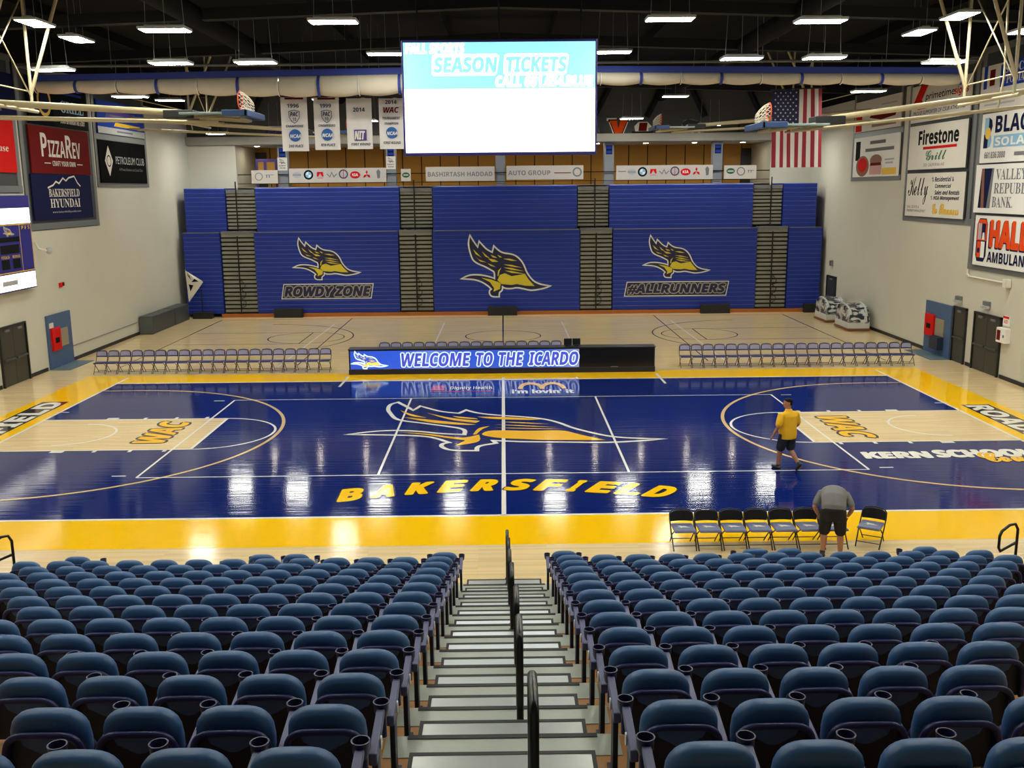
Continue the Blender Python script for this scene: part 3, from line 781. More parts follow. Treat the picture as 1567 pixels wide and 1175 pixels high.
# ---------------------------------------------------------------- folded bleachers on the far side
M_BLEACH = mat('blue_bleacher_plastic', (28, 53, 154), 0.42, spec=0.35, noise=0.10, scale=2.5)
M_BEDGE = mat('board_edge_painted_lit', (84, 98, 178), 0.45)  # paler blue paints in the light caught along each board's top bevel
M_AISLE = mat('grey_aisle_tread', (142, 140, 128), 0.6, noise=0.12, scale=4)
M_AISLED = mat('painted_tread_shadow', (26, 25, 24), 0.8)  # shadow gaps between the treads put in as near-black colour
M_RAIL = mat('black_rail_tube', (14, 14, 16), 0.28)
M_LOGOW = mat('white_painted_emblem', (232, 232, 230), 0.5); M_LOGOY = mat('yellow_painted_emblem', (226, 206, 48), 0.5)
M_LOGOD = mat('navy_painted_emblem', (24, 26, 70), 0.5); M_LOGOG = mat('grey_painted_emblem', (164, 160, 148), 0.5)
CREST_W = [(35, 680), (120, 640), (200, 632), (300, 640), (400, 665), (435, 680), (437, 605), (400, 585), (330, 545), (250, 515), (185, 475), (160, 420), (140, 350), (128, 270), (150, 185), (185, 245), (240, 320), (258, 255), (300, 300), (350, 350), (412, 380), (432, 308), (480, 355), (540, 390), (640, 402), (700, 425), (760, 480), (795, 540), (820, 610), (870, 680), (920, 725), (1000, 755), (1110, 770), (1040, 795), (940, 815), (860, 820), (780, 800), (700, 785), (640, 798), (560, 795), (530, 775), (530, 815), (490, 840), (490, 890), (400, 890), (370, 850), (375, 815), (395, 800), (360, 765), (280, 715), (200, 690), (100, 682)]
GOLD_W = [[(185, 345), (230, 385), (285, 440), (215, 400)], [(205, 415), (250, 460), (345, 495), (270, 485)], [(290, 370), (330, 405), (385, 450), (330, 430)], [(360, 450), (440, 465), (485, 490), (410, 490)],
 [(390, 410), (440, 425), (470, 445), (420, 440)], [(355, 505), (410, 525), (450, 548), (390, 535)], [(470, 410), (500, 420), (530, 440), (500, 440)], [(540, 455), (620, 455), (710, 480), (640, 480)],
 [(500, 640), (560, 620), (640, 655), (800, 630), (840, 690), (915, 770), (800, 765), (700, 745), (640, 755), (520, 745), (470, 700)],
 [(280, 670), (390, 690), (480, 720), (510, 740), (500, 800), (420, 830), (430, 790), (380, 720)], [(520, 555), (480, 590), (470, 650), (485, 650), (495, 600)], [(545, 520), (640, 525), (770, 560), (640, 545)], [(545, 555), (640, 560), (790, 600), (640, 582)], [(560, 590), (640, 595), (810, 632), (640, 618)]]
def crest(parent, x0, y0, x1, y1, z, white, gold, w=0.02, navy=None, name='emblem'):
    """winged crest fitted into a local rectangle"""
    fx = lambda p: (x0+(p[0]-35)/1075.0*(x1-x0), y1-(p[1]-185)/705.0*(y1-y0))
    if navy is not None:
        b = MB(); b.poly([(*fx(p), z-0.002) for p in CREST_W][::-1]); b.build(name, navy, parent, tri=True)
    b = MB(); b.ribbon(soften([fx(p) for p in CREST_W]), w*(x1-x0), z); b.build(name, white, parent)
    b = MB()
    for g in GOLD_W: b.poly([(*fx(p), z+0.001) for p in g])
    b.build(name, gold, parent)
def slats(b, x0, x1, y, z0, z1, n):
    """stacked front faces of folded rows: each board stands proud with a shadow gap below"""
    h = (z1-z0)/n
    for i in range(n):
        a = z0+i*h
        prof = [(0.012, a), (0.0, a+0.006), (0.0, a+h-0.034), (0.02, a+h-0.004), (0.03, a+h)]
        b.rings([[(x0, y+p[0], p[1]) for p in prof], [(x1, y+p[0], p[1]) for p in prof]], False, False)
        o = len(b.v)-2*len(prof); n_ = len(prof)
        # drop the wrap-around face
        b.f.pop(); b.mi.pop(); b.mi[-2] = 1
BZ0, BZ1, BZ2 = 0.20, 4.62, 7.0
def bleacher(xl0, xl1, xu0, xu1, label):
    r = thing('bleacher_bank', label, 'bleachers', ((xl0+xl1)/2, 26.8, 0), group='folded blue bleacher banks')
    cx = (xl0+xl1)/2
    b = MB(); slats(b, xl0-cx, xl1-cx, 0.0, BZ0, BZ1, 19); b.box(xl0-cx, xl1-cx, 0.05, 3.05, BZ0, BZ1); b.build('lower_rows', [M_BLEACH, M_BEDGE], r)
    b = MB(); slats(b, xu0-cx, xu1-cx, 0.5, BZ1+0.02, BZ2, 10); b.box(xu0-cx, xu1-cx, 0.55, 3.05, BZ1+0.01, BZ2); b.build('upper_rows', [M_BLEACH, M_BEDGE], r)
    b = MB(); b.box(xl0-cx, xl1-cx, -0.015, 0.5, BZ1-0.012, BZ1+0.01); b.build('top_edge', M_FRAME, r)
    return r, cx
specs = [(-17.40, -15.42, -17.33, -15.13, 'narrow folded blue bleacher bank in the far left corner'),
         (-13.53, -5.69, -13.46, -5.62, 'wide folded blue bleacher bank painted ROWDY ZONE'),
         (-3.80, 4.24, -3.77, 4.12, 'wide folded blue bleacher bank in the centre with large crest only'),
         (6.08, 13.97, 5.91, 13.79, 'wide folded blue bleacher bank painted #ALLRUNNERS'),
         (15.73, 17.54, 15.47, 17.30, 'narrow folded blue bleacher bank in the far right corner')]
banks = [bleacher(*s) for s in specs]
def emblem_on(k, x0, z0, x1, z1, words=None):
    r, cx = banks[k]
    fr = bpy.data.objects.new('painted_emblem', None); COL.objects.link(fr); fr.parent = r
    fr.matrix_local = frame((0, -0.006, 0))
    crest(fr, x0-cx, z0, x1-cx, z1, 0.0, M_LOGOW, M_LOGOY, 0.017, M_LOGOD, 'emblem')
    if words:
        s, a0, b0, a1, b1 = words
        t = MB()
        w = a1-a0; h = b1-b0
        t.poly([(a0-cx, b0, 0), (a1-cx-0.15, b0, 0), (a1-cx, b1, 0), (a0-cx+0.15, b1, 0)]); t.build('lettering_border', M_LOGOW, fr)
        t = MB(); t.poly([(a0-cx+0.06, b0+0.05, 0.002), (a1-cx-0.19, b0+0.05, 0.002), (a1-cx-0.06, b1-0.05, 0.002), (a0-cx+0.19, b1-0.05, 0.002)]); t.build('lettering_panel', M_LOGOD, fr)
        t = MB(); put_text(t, s, a0-cx+0.26, b0+0.16, a1-cx-0.26, b1-0.16, 0.006, 'bold', 0.16, 0.25); t.build('lettering_outline', M_LOGOG, fr)
        t = MB(); put_text(t, s, a0-cx+0.26, b0+0.16, a1-cx-0.26, b1-0.16, 0.009, 'bold', 0.05, 0.25); t.build('lettering', M_LOGOD, fr)
emblem_on(1, -11.50, 2.02, -7.80, 4.30, ('ROWDY ZONE', -12.22, 0.96, -7.10, 1.80))
emblem_on(2, -2.29, 0.98, 2.66, 4.37)
emblem_on(3, 7.73, 1.95, 11.42, 4.27, ('#ALLRUNNERS', 6.70, 0.92, 12.52, 1.74))

def aisle(xl0, xl1, xu0, xu1, label):
    cx = (xl0+xl1)/2
    r = thing('aisle_stair', label, 'stairs', (cx, 26.9, 0), group='folded aisle stairs between bleacher banks')
    def stack(name, x0, x1, y, z0, z1, n):
        h = (z1-z0)/n
        b = MB()
        for i in range(n):
            a = z0+i*h
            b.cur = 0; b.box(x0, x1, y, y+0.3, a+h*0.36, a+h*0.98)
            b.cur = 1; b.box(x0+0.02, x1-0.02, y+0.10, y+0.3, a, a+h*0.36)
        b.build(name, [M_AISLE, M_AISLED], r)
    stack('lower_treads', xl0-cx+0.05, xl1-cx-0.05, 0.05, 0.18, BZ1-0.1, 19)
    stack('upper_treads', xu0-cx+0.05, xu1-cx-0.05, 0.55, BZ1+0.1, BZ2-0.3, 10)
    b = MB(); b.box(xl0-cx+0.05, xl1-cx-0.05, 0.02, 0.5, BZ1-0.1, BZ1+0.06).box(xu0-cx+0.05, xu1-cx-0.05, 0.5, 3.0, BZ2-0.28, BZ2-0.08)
    b.build('landing_edge', M_FRAME, r)
    b = MB(); m = (xl0+xl1)/2-cx
    b.tube([(m, -0.02, 0.15), (m, -0.02, BZ1-0.2)], 0.035, 8).tube([(m-0.05, 0.45, BZ1), (m-0.05, 0.45, BZ2+0.35)], 0.035, 8); b.build('handrail', M_RAIL, r, smooth=60)
    b = MB()
    for k in range(3): b.tube([(m+0.05, -0.03, 0.5+k*0.5), (m+0.25, -0.04, 0.6+k*0.5), (m+0.3, -0.04, 0.8+k*0.5), (m+0.08, -0.03, 1.0+k*0.5)], 0.02, 6)
    b.build('rail_chain', M_RAIL, r)
aisle(-15.42, -13.53, -15.13, -13.46, 'grey folded aisle stair right of the far left corner bleachers')
aisle(-5.69, -3.80, -5.62, -3.77, 'grey folded aisle stair between ROWDY ZONE bank and centre bank')
aisle(4.24, 6.08, 4.12, 5.91, 'grey folded aisle stair between centre bank and #ALLRUNNERS bank')
aisle(13.97, 15.73, 13.79, 15.47, 'grey folded aisle stair right of the #ALLRUNNERS bank')
struct(MB().box(-15.5, 17.3, 26.62, 26.8, 0.0, 0.19).build('trim_2', M_KICK))
M_BBOX = mat('black_box_plastic', (20, 20, 21), 0.5)
for x0, x1, lab in ((-12.55, -11.0, 'low black box on floor under the ROWDY ZONE lettering'), (-0.82, 0.78, 'low black box on floor under the centre crest bleachers'),
                    (10.9, 12.5, 'low black box on floor under the #ALLRUNNERS bleachers'), (16.6, 17.4, 'short black box on floor at the far right bleacher corner')):
    r = thing('floor_box', lab, 'box', ((x0+x1)/2, 26.42, 0), group='low black boxes along the bleachers')
    w = (x1-x0)/2
    MB().box(-w, w, -0.16, 0.16, 0.03, 0.49).build('box_body', M_BBOX, r, bevel=0.02)
    MB().box(-w-0.01, w+0.01, -0.17, 0.17, 0.0, 0.05).build('base_strip', M_BASE, r)

# ---------------------------------------------------------------- boards
def board(name, label, cat, M, w, h, panel, items, depth=0.05, group=None, rim=None):
    """flat sign in local XY seen from +Z; items draw on the face in fractions of w, h"""
    r = thing(name, label, cat, M=M, group=group)
    MB().box(0, w, 0, h, -depth, 0).build('panel', panel, r)
    if rim is not None:
        b = MB(); e = 0.03
        b.box(-e, w+e, -e, 0, -depth, 0.012).box(-e, w+e, h, h+e, -depth, 0.012).box(-e, 0, 0, h, -depth, 0.012).box(w, w+e, 0, h, -depth, 0.012); b.build('rim', rim, r)
    draw(r, w, h, items)
    return r
def draw(r, w, h, items, z0=0.003):
    for n, it in enumerate(items):
        k = it[0]; b = MB(); z = z0+0.0012*n
        if k == 't':
            _, s, x0, y0, x1, y1, m = it[:7]; st = it[7] if len(it) > 7 else 'bold'; off = it[8] if len(it) > 8 else 0.0; sh = it[9] if len(it) > 9 else 0.0
            put_text(b, s, x0*w, y0*h, x1*w, y1*h, z, st, off, sh); b.build('lettering', m, r)
        elif k == 'r': _, x0, y0, x1, y1, m = it; b.rect(x0*w, y0*h, x1*w, y1*h, z); b.build('printed_block', m, r)
        elif k == 'p': _, pts, m = it; b.poly([(x*w, y*h, z) for x, y in pts]); b.build('printed_shape', m, r, tri=True)
        elif k == 'd': _, x, y, rad, m = it; b.disc((x*w, y*h), rad*h, z); b.build('printed_disc', m, r)
        elif k == 'o': _, x, y, rad, r0, m = it; b.disc((x*w, y*h), rad*h, z, 28, r0*h); b.build('printed_ring', m, r)
        elif k == 'e': _, x, y, rx, ry, m = it; b.disc((x*w, y*h), rx*w, z, 28, 0, ry=ry*h); b.build('printed_disc', m, r)
        elif k == 'l': _, pts, lw, m = it; b.ribbon([(x*w, y*h) for x, y in pts], lw*h, z, closed=False); b.build('printed_line', m, r)
def LW(y0, z0): return frame((-WX+0.10, y0, z0), (0, 1, 0))
def RW(y1, z0): return frame((WX-0.10, y1, z0), (0, -1, 0))
G_L, G_R = 'advertising boards on the left wall', 'advertising boards on the right wall'
# left wall
board('sign_board', 'plain red board at the left picture edge beside PIZZAREV board', 'sign', LW(4.4, 7.56), 5.05, 1.84, M_RED, [('t', 'House', 0.62, 0.40, 0.90, 0.53, M_PAPER, 'serif')], group=G_L)
board('sign_board', 'dark blue board above the plain red board on left wall', 'sign', LW(4.4, 9.46), 5.4, 1.6, M_NAVYV, [('r', 0.35, 0.15, 0.8, 0.23, M_GREY), ('p', [(0.2, 0.5), (0.8, 0.5), (0.5, 0.9)], M_DKRED)], group=G_L)
board('sign_board', 'brick red PIZZAREV craft your own board on the left wall', 'sign', LW(10.6, 7.57), 5.42, 1.79, M_DKRED,
      [('t', 'P', 0.17, 0.36, 0.265, 0.86, M_PAPER, 'bold'), ('t', 'IZZA', 0.28, 0.36, 0.56, 0.72, M_PAPER, 'bold'), ('t', 'R', 0.575, 0.36, 0.68, 0.86, M_PAPER, 'bold'), ('t', 'EV', 0.69, 0.36, 0.83, 0.72, M_PAPER, 'bold'),
       ('t', 'CRAFT YOUR OWN', 0.33, 0.17, 0.72, 0.28, M_PAPER, 'bold'), ('l', [(0.2, 0.225), (0.30, 0.225)], 0.02, M_PAPER), ('l', [(0.75, 0.225), (0.85, 0.225)], 0.02, M_PAPER)], group=G_L)
board('sign_board', 'navy BAKERSFIELD HYUNDAI board with white mountain line', 'sign', LW(10.45, 5.79), 5.45, 1.76, M_NAVYV,
      [('l', [(0.24, 0.70), (0.33, 0.76), (0.38, 0.84), (0.43, 0.80), (0.50, 0.92), (0.55, 0.86), (0.60, 0.93), (0.70, 0.97), (0.75, 0.82), (0.80, 0.74)], 0.035, M_PAPER),
       ('t', 'BAKERSFIELD', 0.25, 0.50, 0.77, 0.68, M_PAPER, 'serif'), ('t', 'HYUNDAI', 0.26, 0.26, 0.77, 0.46, M_PAPER, 'serif'), ('t', 'www.bakersfieldhyundai.com', 0.28, 0.13, 0.77, 0.19, M_SILVER, 'plain')], group=G_L)
board('sign_board', 'black and dark green GRILL board above the brick red PIZZAREV board', 'sign', LW(10.75, 9.42), 5.4, 1.75, mat('dark_teal_vinyl', (12, 18, 28), 0.9, spec=0.05),
      [('r', 0.40, 0.0, 1.0, 0.4, M_INK), ('d', 0.26, 0.52, 0.34, M_YELV), ('d', 0.26, 0.52, 0.26, M_NAVYV), ('r', 0.44, 0.74, 0.91, 0.80, M_BLUEV), ('r', 0.42, 0.85, 0.93, 0.93, M_BLUEV), ('t', 'GRILL', 0.52, 0.34, 0.93, 0.60, M_SKYV, 'serif', 0.01),
       ('t', '9500 Brimhall Rd #301', 0.5, 0.08, 0.93, 0.2, M_PAPER, 'bold'), ('r', 0.8, 0.27, 0.93, 0.31, M_GREENV)], group=G_L)
board('sign_board', 'blue board with yellow lettering and white foot strip on the left wall', 'sign', LW(17.2, 9.42), 5.75, 1.45, M_BLUEV,
      [('r', 0, 0, 1, 0.20, M_SILVER), ('r', 0.38, 0.08, 0.72, 0.13, M_GREY), ('p', [(0.15, 0.45), (0.85, 0.45), (0.8, 0.72), (0.2, 0.72)], M_PURPLE), ('r', 0.25, 0.54, 0.75, 0.60, M_GREY), ('p', [(0.32, 0.26), (0.86, 0.25), (0.9, 0.36), (0.36, 0.38)], M_YELV)], group=G_L)
board('sign_board', 'black PETROLEUM CLUB board with white diamond', 'sign', LW(17.1, 7.25), 5.75, 1.87, mat('near_black_vinyl', (15, 14, 13), 0.9, spec=0.05),
      [('p', [(0.10, 0.52), (0.18, 0.16), (0.26, 0.52), (0.18, 0.88)], M_PAPER), ('o', 0.18, 0.52, 0.14, 0.11, M_INK), ('t', 'PETROLEUM CLUB', 0.32, 0.46, 0.95, 0.64, M_SILVER, 'plain'), ('t', 'A Private Business and Social Club', 0.38, 0.30, 0.9, 0.37, M_GREY, 'plain')], group=G_L)
def sign_rack(label, M, w, h, posts, rails):
    r = thing('sign_rack', label, 'sign frame', M=M, group='grey sign racks on the side walls')
    for x in posts: MB().box(x-0.13, x+0.13, 0, h, -0.095, -0.055).build('post', M_FRAME, r, bevel=0.008)
    MB().box(0, w, 0, h, -0.098, -0.082).build('back_sheet', M_DFRAME, r)
    for z in rails: MB().box(0, w, z-0.12, z+0.12, -0.082, -0.058).build('rail', M_FRAME, r, bevel=0.006)
sign_rack('grey sign rack behind the PIZZAREV and HYUNDAI boards', LW(10.0, 5.40), 6.65, 6.2, (0.15, 6.5), (0.15, 6.1))
sign_rack('grey sign rack behind the PETROLEUM CLUB board', LW(16.85, 7.06), 6.4, 4.3, (0.13, 6.27), (0.12, 2.2))
sign_rack('grey sign rack behind the plain red board at left edge', LW(3.6, 6.82), 6.25, 4.78, (0.15, 6.05), (0.15, 4.8))
# right wall
board('sign_board', 'white FIRESTONE GRILL board with red underline', 'sign', RW(16.15, 7.47), 5.5, 1.81, M_PAPER,
      [('t', 'Firestone', 0.18, 0.56, 0.86, 0.88, M_INK, 'bold', 0.035), ('p', [(0.27, 0.445), (0.84, 0.445), (0.84, 0.505), (0.27, 0.505)], M_RED), ('t', 'Grill', 0.33, 0.20, 0.68, 0.41, M_GREENV, 'script', 0.02), ('t', '3501 CALIFORNIA AVE', 0.30, 0.06, 0.66, 0.13, M_GREY, 'plain')], group=G_R, rim=M_DFRAME)
board('sign_board', 'white KELLY real estate board with black script below FIRESTONE GRILL', 'sign', RW(16.13, 5.52), 5.6, 1.79, M_PAPER,
      [('t', 'Kelly', 0.04, 0.28, 0.40, 0.92, M_INK, 'script', 0.0), ('t', 'REAL ESTATE &', 0.04, 0.19, 0.26, 0.25, M_GREY, 'plain'), ('t', 'PROPERTY MANAGEMENT', 0.04, 0.10, 0.38, 0.16, M_GREY, 'plain'),
       ('t', '% Residential &', 0.46, 0.80, 0.82, 0.91, M_NAVYV, 'boldit'), ('t', 'Commercial', 0.52, 0.66, 0.78, 0.75, M_NAVYV, 'boldit'), ('t', 'Sales and Rentals', 0.52, 0.51, 0.92, 0.61, M_NAVYV, 'boldit'), ('t', '% HOA Management', 0.46, 0.37, 0.92, 0.48, M_NAVYV, 'boldit'),
       ('t', 'Go Runners', 0.50, 0.08, 0.93, 0.30, M_YELV, 'script', 0.03)], group=G_R, rim=M_DFRAME)
board('sign_board', 'white primetime signs board with red arrow above FIRESTONE GRILL', 'sign', RW(16.15, 9.42), 5.5, 1.5, M_PAPER,
      [('p', [(0.04, 0.55), (0.16, 1.0), (0.30, 1.0), (0.19, 0.60), (0.27, 0.35), (0.12, 0.35)], M_RED), ('t', 'primetime', 0.26, 0.52, 0.74, 0.76, M_INK, 'plain', 0.01, 0.2), ('t', 'signs', 0.74, 0.52, 0.96, 0.76, M_RED, 'bold', 0.01, 0.2),
       ('t', 'PROUD SUPPORTER OF CSUB ATHLETICS', 0.05, 0.2, 0.93, 0.3, M_NAVYV, 'plain', 0.01, 0.2), ('r', 0.34, 0.04, 0.62, 0.14, M_YELV)], group=G_R)
board('sign_board', 'white restaurant board picturing a bowl and a burger sandwich', 'sign', RW(23.0, 7.24), 5.78, 1.90, M_WHITE,
      [('r', 0.05, 0.42, 0.16, 0.90, M_INK), ('r', 0.38, 0.80, 0.72, 0.88, M_GREY), ('r', 0.28, 0.62, 0.90, 0.70, M_GREY), ('e', 0.23, 0.27, 0.15, 0.26, M_BROWNV), ('e', 0.23, 0.30, 0.11, 0.18, M_RED),
       ('e', 0.53, 0.40, 0.13, 0.14, M_BROWNV), ('r', 0.40, 0.05, 0.66, 0.30, mat('pink_vinyl', (204, 150, 140), 0.5)), ('r', 0.41, 0.27, 0.65, 0.34, M_DKRED), ('r', 0.68, 0.04, 0.97, 0.20, M_YELV), ('r', 0.72, 0.38, 0.92, 0.42, M_SILVER), ('r', 0.74, 0.30, 0.90, 0.34, M_SILVER)], group=G_R)
board('sign_board', 'white board with red side block and brown lettering, behind the basket mast', 'sign', RW(23.05, 9.40), 5.75, 1.45, M_PAPER,
      [('r', 0.02, 0.02, 0.17, 0.62, M_RED), ('p', [(0.34, 0.42), (0.44, 0.66), (0.52, 0.48), (0.70, 0.50), (0.80, 0.64), (0.92, 0.52), (0.9, 0.36), (0.6, 0.30)], M_DKRED), ('r', 0.4, 0.10, 0.92, 0.22, M_BROWNV), ('r', 0.6, 0.75, 0.92, 0.79, M_SILVER)], group=G_R)
board('sign_board', 'white SOLAR board with blue lettering and yellow sun', 'sign', RW(9.58, 7.59), 6.3, 1.74, M_WHITE,
      [('r', 0.035, 0.34, 0.085, 0.92, M_SKYV), ('p', [(0.085, 0.92), (0.12, 0.86), (0.13, 0.74), (0.115, 0.62), (0.085, 0.58)], M_NAVYV), ('r', 0.035, 0.30, 0.085, 0.58, M_NAVYV), ('p', [(0.085, 0.58), (0.12, 0.55), (0.13, 0.44), (0.115, 0.33), (0.085, 0.30)], M_SKYV),
       ('d', 0.082, 0.60, 0.12, M_YELV), ('t', 'BLACK', 0.165, 0.60, 0.62, 0.93, M_NAVYV, 'bold', 0.02), ('r', 0.155, 0.30, 0.62, 0.54, M_SKYV), ('t', 'SOLAR', 0.175, 0.335, 0.58, 0.50, M_WHITE, 'bold', 0.02), ('t', '661.836.3880', 0.06, 0.09, 0.30, 0.22, M_GREY, 'bold'), ('r', 0.40, 0.12, 0.8, 0.19, M_GREY)], group=G_R)
board('sign_board', 'white VALLEY REPUBLIC BANK board with dark blue stripe picture', 'sign', RW(9.75, 5.80), 6.5, 1.73, M_WHITE,
      [('p', [(0.05, 0.10), (0.19, 0.10), (0.21, 0.92), (0.07, 0.92)], M_NAVYV), ('p', [(0.085, 0.10), (0.12, 0.10), (0.10, 0.92), (0.07, 0.92)], M_BROWNV), ('p', [(0.15, 0.10), (0.19, 0.10), (0.21, 0.92), (0.19, 0.92)], M_GREY),
       ('t', 'VALLEY', 0.235, 0.68, 0.56, 0.90, M_GREY, 'serif'), ('t', 'REPUBLIC', 0.225, 0.40, 0.66, 0.62, M_GREY, 'serif'), ('t', 'BANK.', 0.215, 0.12, 0.44, 0.34, M_GREY, 'serif')], group=G_R)
board('sign_board', 'white HALL AMBULANCE board with red lettering, lowest on right wall', 'sign', RW(9.5, 3.88), 6.4, 1.83, M_WHITE,
      [('p', [(0.03, 0.20), (0.05, 0.08), (0.13, 0.08), (0.155, 0.20), (0.155, 0.82), (0.135, 0.94), (0.055, 0.94), (0.03, 0.82)], M_NAVYV), ('p', [(0.035, 0.50), (0.15, 0.50), (0.15, 0.82), (0.13, 0.92), (0.06, 0.92), (0.035, 0.82)], M_ORANGE), ('r', 0.045, 0.52, 0.085, 0.84, M_SILVER), ('r', 0.09, 0.52, 0.135, 0.84, M_NAVYV),
       ('p', [(0.095, 0.52), (0.13, 0.52), (0.122, 0.66), (0.103, 0.66)], M_WHITE), ('r', 0.045, 0.16, 0.085, 0.48, M_ORANGE), ('r', 0.09, 0.16, 0.135, 0.48, M_WHITE), ('d', 0.065, 0.30, 0.055, M_NAVYV),
       ('t', 'HALL', 0.185, 0.38, 0.60, 0.88, M_NAVYV, 'bold', 0.05), ('t', 'HALL', 0.195, 0.41, 0.605, 0.90, M_ORANGE, 'bold', 0.05), ('t', 'AMBULANCE', 0.175, 0.09, 0.68, 0.30, M_NAVYV, 'bold', 0.01)], group=G_R, rim=M_DFRAME)
board('sign_board', 'white board with blue STOCKDALE PODIATRY plate above the SOLAR board', 'sign', RW(9.9, 9.42), 6.4, 1.6, M_PAPER,
      [('r', 0.03, 0.5, 0.07, 1.0, M_BLUEV), ('r', 0.10, 0.55, 0.16, 0.9, M_DKRED), ('p', [(0.22, 0.48), (0.75, 0.48), (0.75, 0.95), (0.70, 1.0), (0.27, 1.0), (0.22, 0.95)], M_BLUEV), ('t', 'STOCKDALE', 0.27, 0.76, 0.72, 0.94, M_PAPER, 'serif'), ('t', 'PODIATRY', 0.29, 0.54, 0.6, 0.70, M_PAPER, 'serif'),
       ('l', [(0.06, 0.36), (0.12, 0.30), (0.3, 0.36)], 0.015, M_NAVYV), ('r', 0.06, 0.12, 0.4, 0.16, M_SILVER)], group=G_R)
sign_rack('grey sign rack behind the FIRESTONE GRILL and KELLY boards', RW(16.5, 5.3), 6.5, 6.2, (0.13, 6.2), (0.12, 6.1))
sign_rack('grey sign rack behind the restaurant burger board', RW(23.4, 7.05), 6.35, 4.2, (0.12, 6.0), (0.12, 2.2))
sign_rack('grey sign rack behind the HALL AMBULANCE and SOLAR boards', RW(10.0, 3.7), 7.0, 8.0, (0.15, 6.85), (0.1, 7.9))

# wall scoreboard on the left
M_SBLUE = mat('scoreboard_blue', (44, 42, 130), 0.4); M_SLIT = mat('lit_sponsor_strip', (255, 250, 236), 0.4, emit=1.6)
r = thing('scoreboard', 'blue wall scoreboard with two lit white strips at the left edge', 'scoreboard', M=frame((-WX+0.25, 3.6, 3.35), (0, 1, 0)))
MB().box(0, 6.15, 0, 3.40, -0.24, -0.005).build('cabinet', M_SBLUE, r, bevel=0.015)
MB().rect(0.05, 0.05, 6.10, 0.62, 0.002).build('lit_strip', M_SLIT, r); MB().rect(0.05, 2.40, 6.10, 2.95, 0.002).build('lit_strip', M_SLIT, r)
draw(r, 6.15, 3.4, [('l', [(0.01, 0.20), (0.99, 0.20), (0.99, 0.695), (0.01, 0.695)], 0.01, M_YELV), ('l', [(0.845, 0.20), (0.845, 0.695)], 0.01, M_YELV), ('r', 0.60, 0.24, 0.69, 0.34, M_INK), ('r', 0.73, 0.24, 0.82, 0.34, M_INK), ('r', 0.60, 0.40, 0.82, 0.49, M_INK), ('r', 0.60, 0.52, 0.83, 0.57, M_INK),
     ('t', 'FOULS', 0.60, 0.35, 0.69, 0.38, M_YELV), ('t', 'BONUS', 0.73, 0.35, 0.82, 0.38, M_YELV), ('t', 'P F S', 0.87, 0.64, 0.97, 0.68, M_YELV), ('r', 0.58, 0.07, 0.76, 0.12, M_SILVER)])

crest(r, 3.98, 1.98, 4.75, 2.32, 0.012, M_SILVER, M_YELV, 0.05)

# doors, panels and fittings on the side walls
def wall_door(n, M, w, h, leaves, glass=False):
    d = struct(bpy.data.objects.new('door_%d' % n, None)); COL.objects.link(d); d.matrix_world = M
    f = MB(); f.box(-0.07, 0, 0, h+0.07, -0.09, 0.0).box(w, w+0.07, 0, h+0.07, -0.09, 0.0).box(-0.07, w+0.07, h, h+0.07, -0.09, 0.0); f.build('door_frame', M_DOORF, d, kind='structure')
    lw = w/leaves
    for i in range(leaves):
        L = MB().box(i*lw+0.008, (i+1)*lw-0.008, 0.01, h-0.005, -0.09, -0.04).build('door_leaf', M_DOOR, d, bevel=0.006, kind='structure')
        MB().box(i*lw+0.07, (i+1)*lw-0.07, 0.92, 1.0, -0.04, 0.03).build('push_bar', M_DFRAME, L, bevel=0.008)
        MB().box(i*lw+lw*0.5-0.15, i*lw+lw*0.5+0.15, h-0.14, h-0.06, -0.04, 0.02).build('door_closer', M_FRAME, L, bevel=0.008)
DL = lambda y0: frame((-WX+0.09, y0, 0), (0, 1, 0)); DR = lambda y1: frame((WX-0.09, y1, 0), (0, -1, 0))
wall_door(3, DL(7.0), 1.85, 2.1, 2); wall_door(4, DR(9.0), 1.9, 2.1, 2); wall_door(5, DR(10.72), 0.95, 2.1, 1); wall_door(6, DR(26.2), 1.35, 2.0, 1)
M_ALC = mat('blue_alcove_paint', (66, 92, 128), 0.5, noise=0.05); M_ALCF = mat('blue_grey_mat', (92, 112, 122), 0.6)
for lab, M, k in (('blue wall panel with red box and tan panel beside left double door', DL(10.6), 0), ('blue wall panel with red box and drinking fountain beside right doors', DR(13.3), 1)):
    r = thing('wall_panel', lab, 'wall panel', M=M)
    MB().box(0, 2.1 if not k else 2.4, 0.02, 2.12, -0.085, 0.0).build('panel', M_ALC, r)
    W = 2.1 if not k else 2.4
    MB().box(-0.05, W+0.1, 0.0, 0.02, -0.085, 0.75).build('floor_plate', M_ALCF, r)
    b = MB().box(0.08*W, 0.42*W, 0.72, 1.60, 0.0, 0.10).build('red_box', M_RED, r, bevel=0.01)
    MB().box(0.17*W, 0.33*W, 1.02, 1.22, 0.10, 0.115).build('dark_window', M_INK, b)
    MB().box(0.46*W, 0.78*W, 0.80, 1.50, 0.0, 0.05).build('tan_panel', mat('tan_panel', (142, 132, 112), 0.5), r, bevel=0.008)
    if k: MB().box(0.46*W, 0.78*W, 0.28, 0.79, 0.0, 0.25).build('fountain_recess', mat('dark_blue_recess', (26, 36, 58), 0.5), r, bevel=0.01)
    else: MB().box(0.06*W, 0.22*W, 1.62, 1.82, 0.0, 0.02).build('paper_notice', M_PAPER, r)
def fitting(name, label, cat, M, parts, group=None):
    r = thing(name, label, cat, M=M, group=group)
    for nm, (x0, x1, y0, y1, z0, z1), m in parts: MB().box(x0, x1, y0, y1, z0, z1).build(nm, m, r, bevel=0.008)
    return r
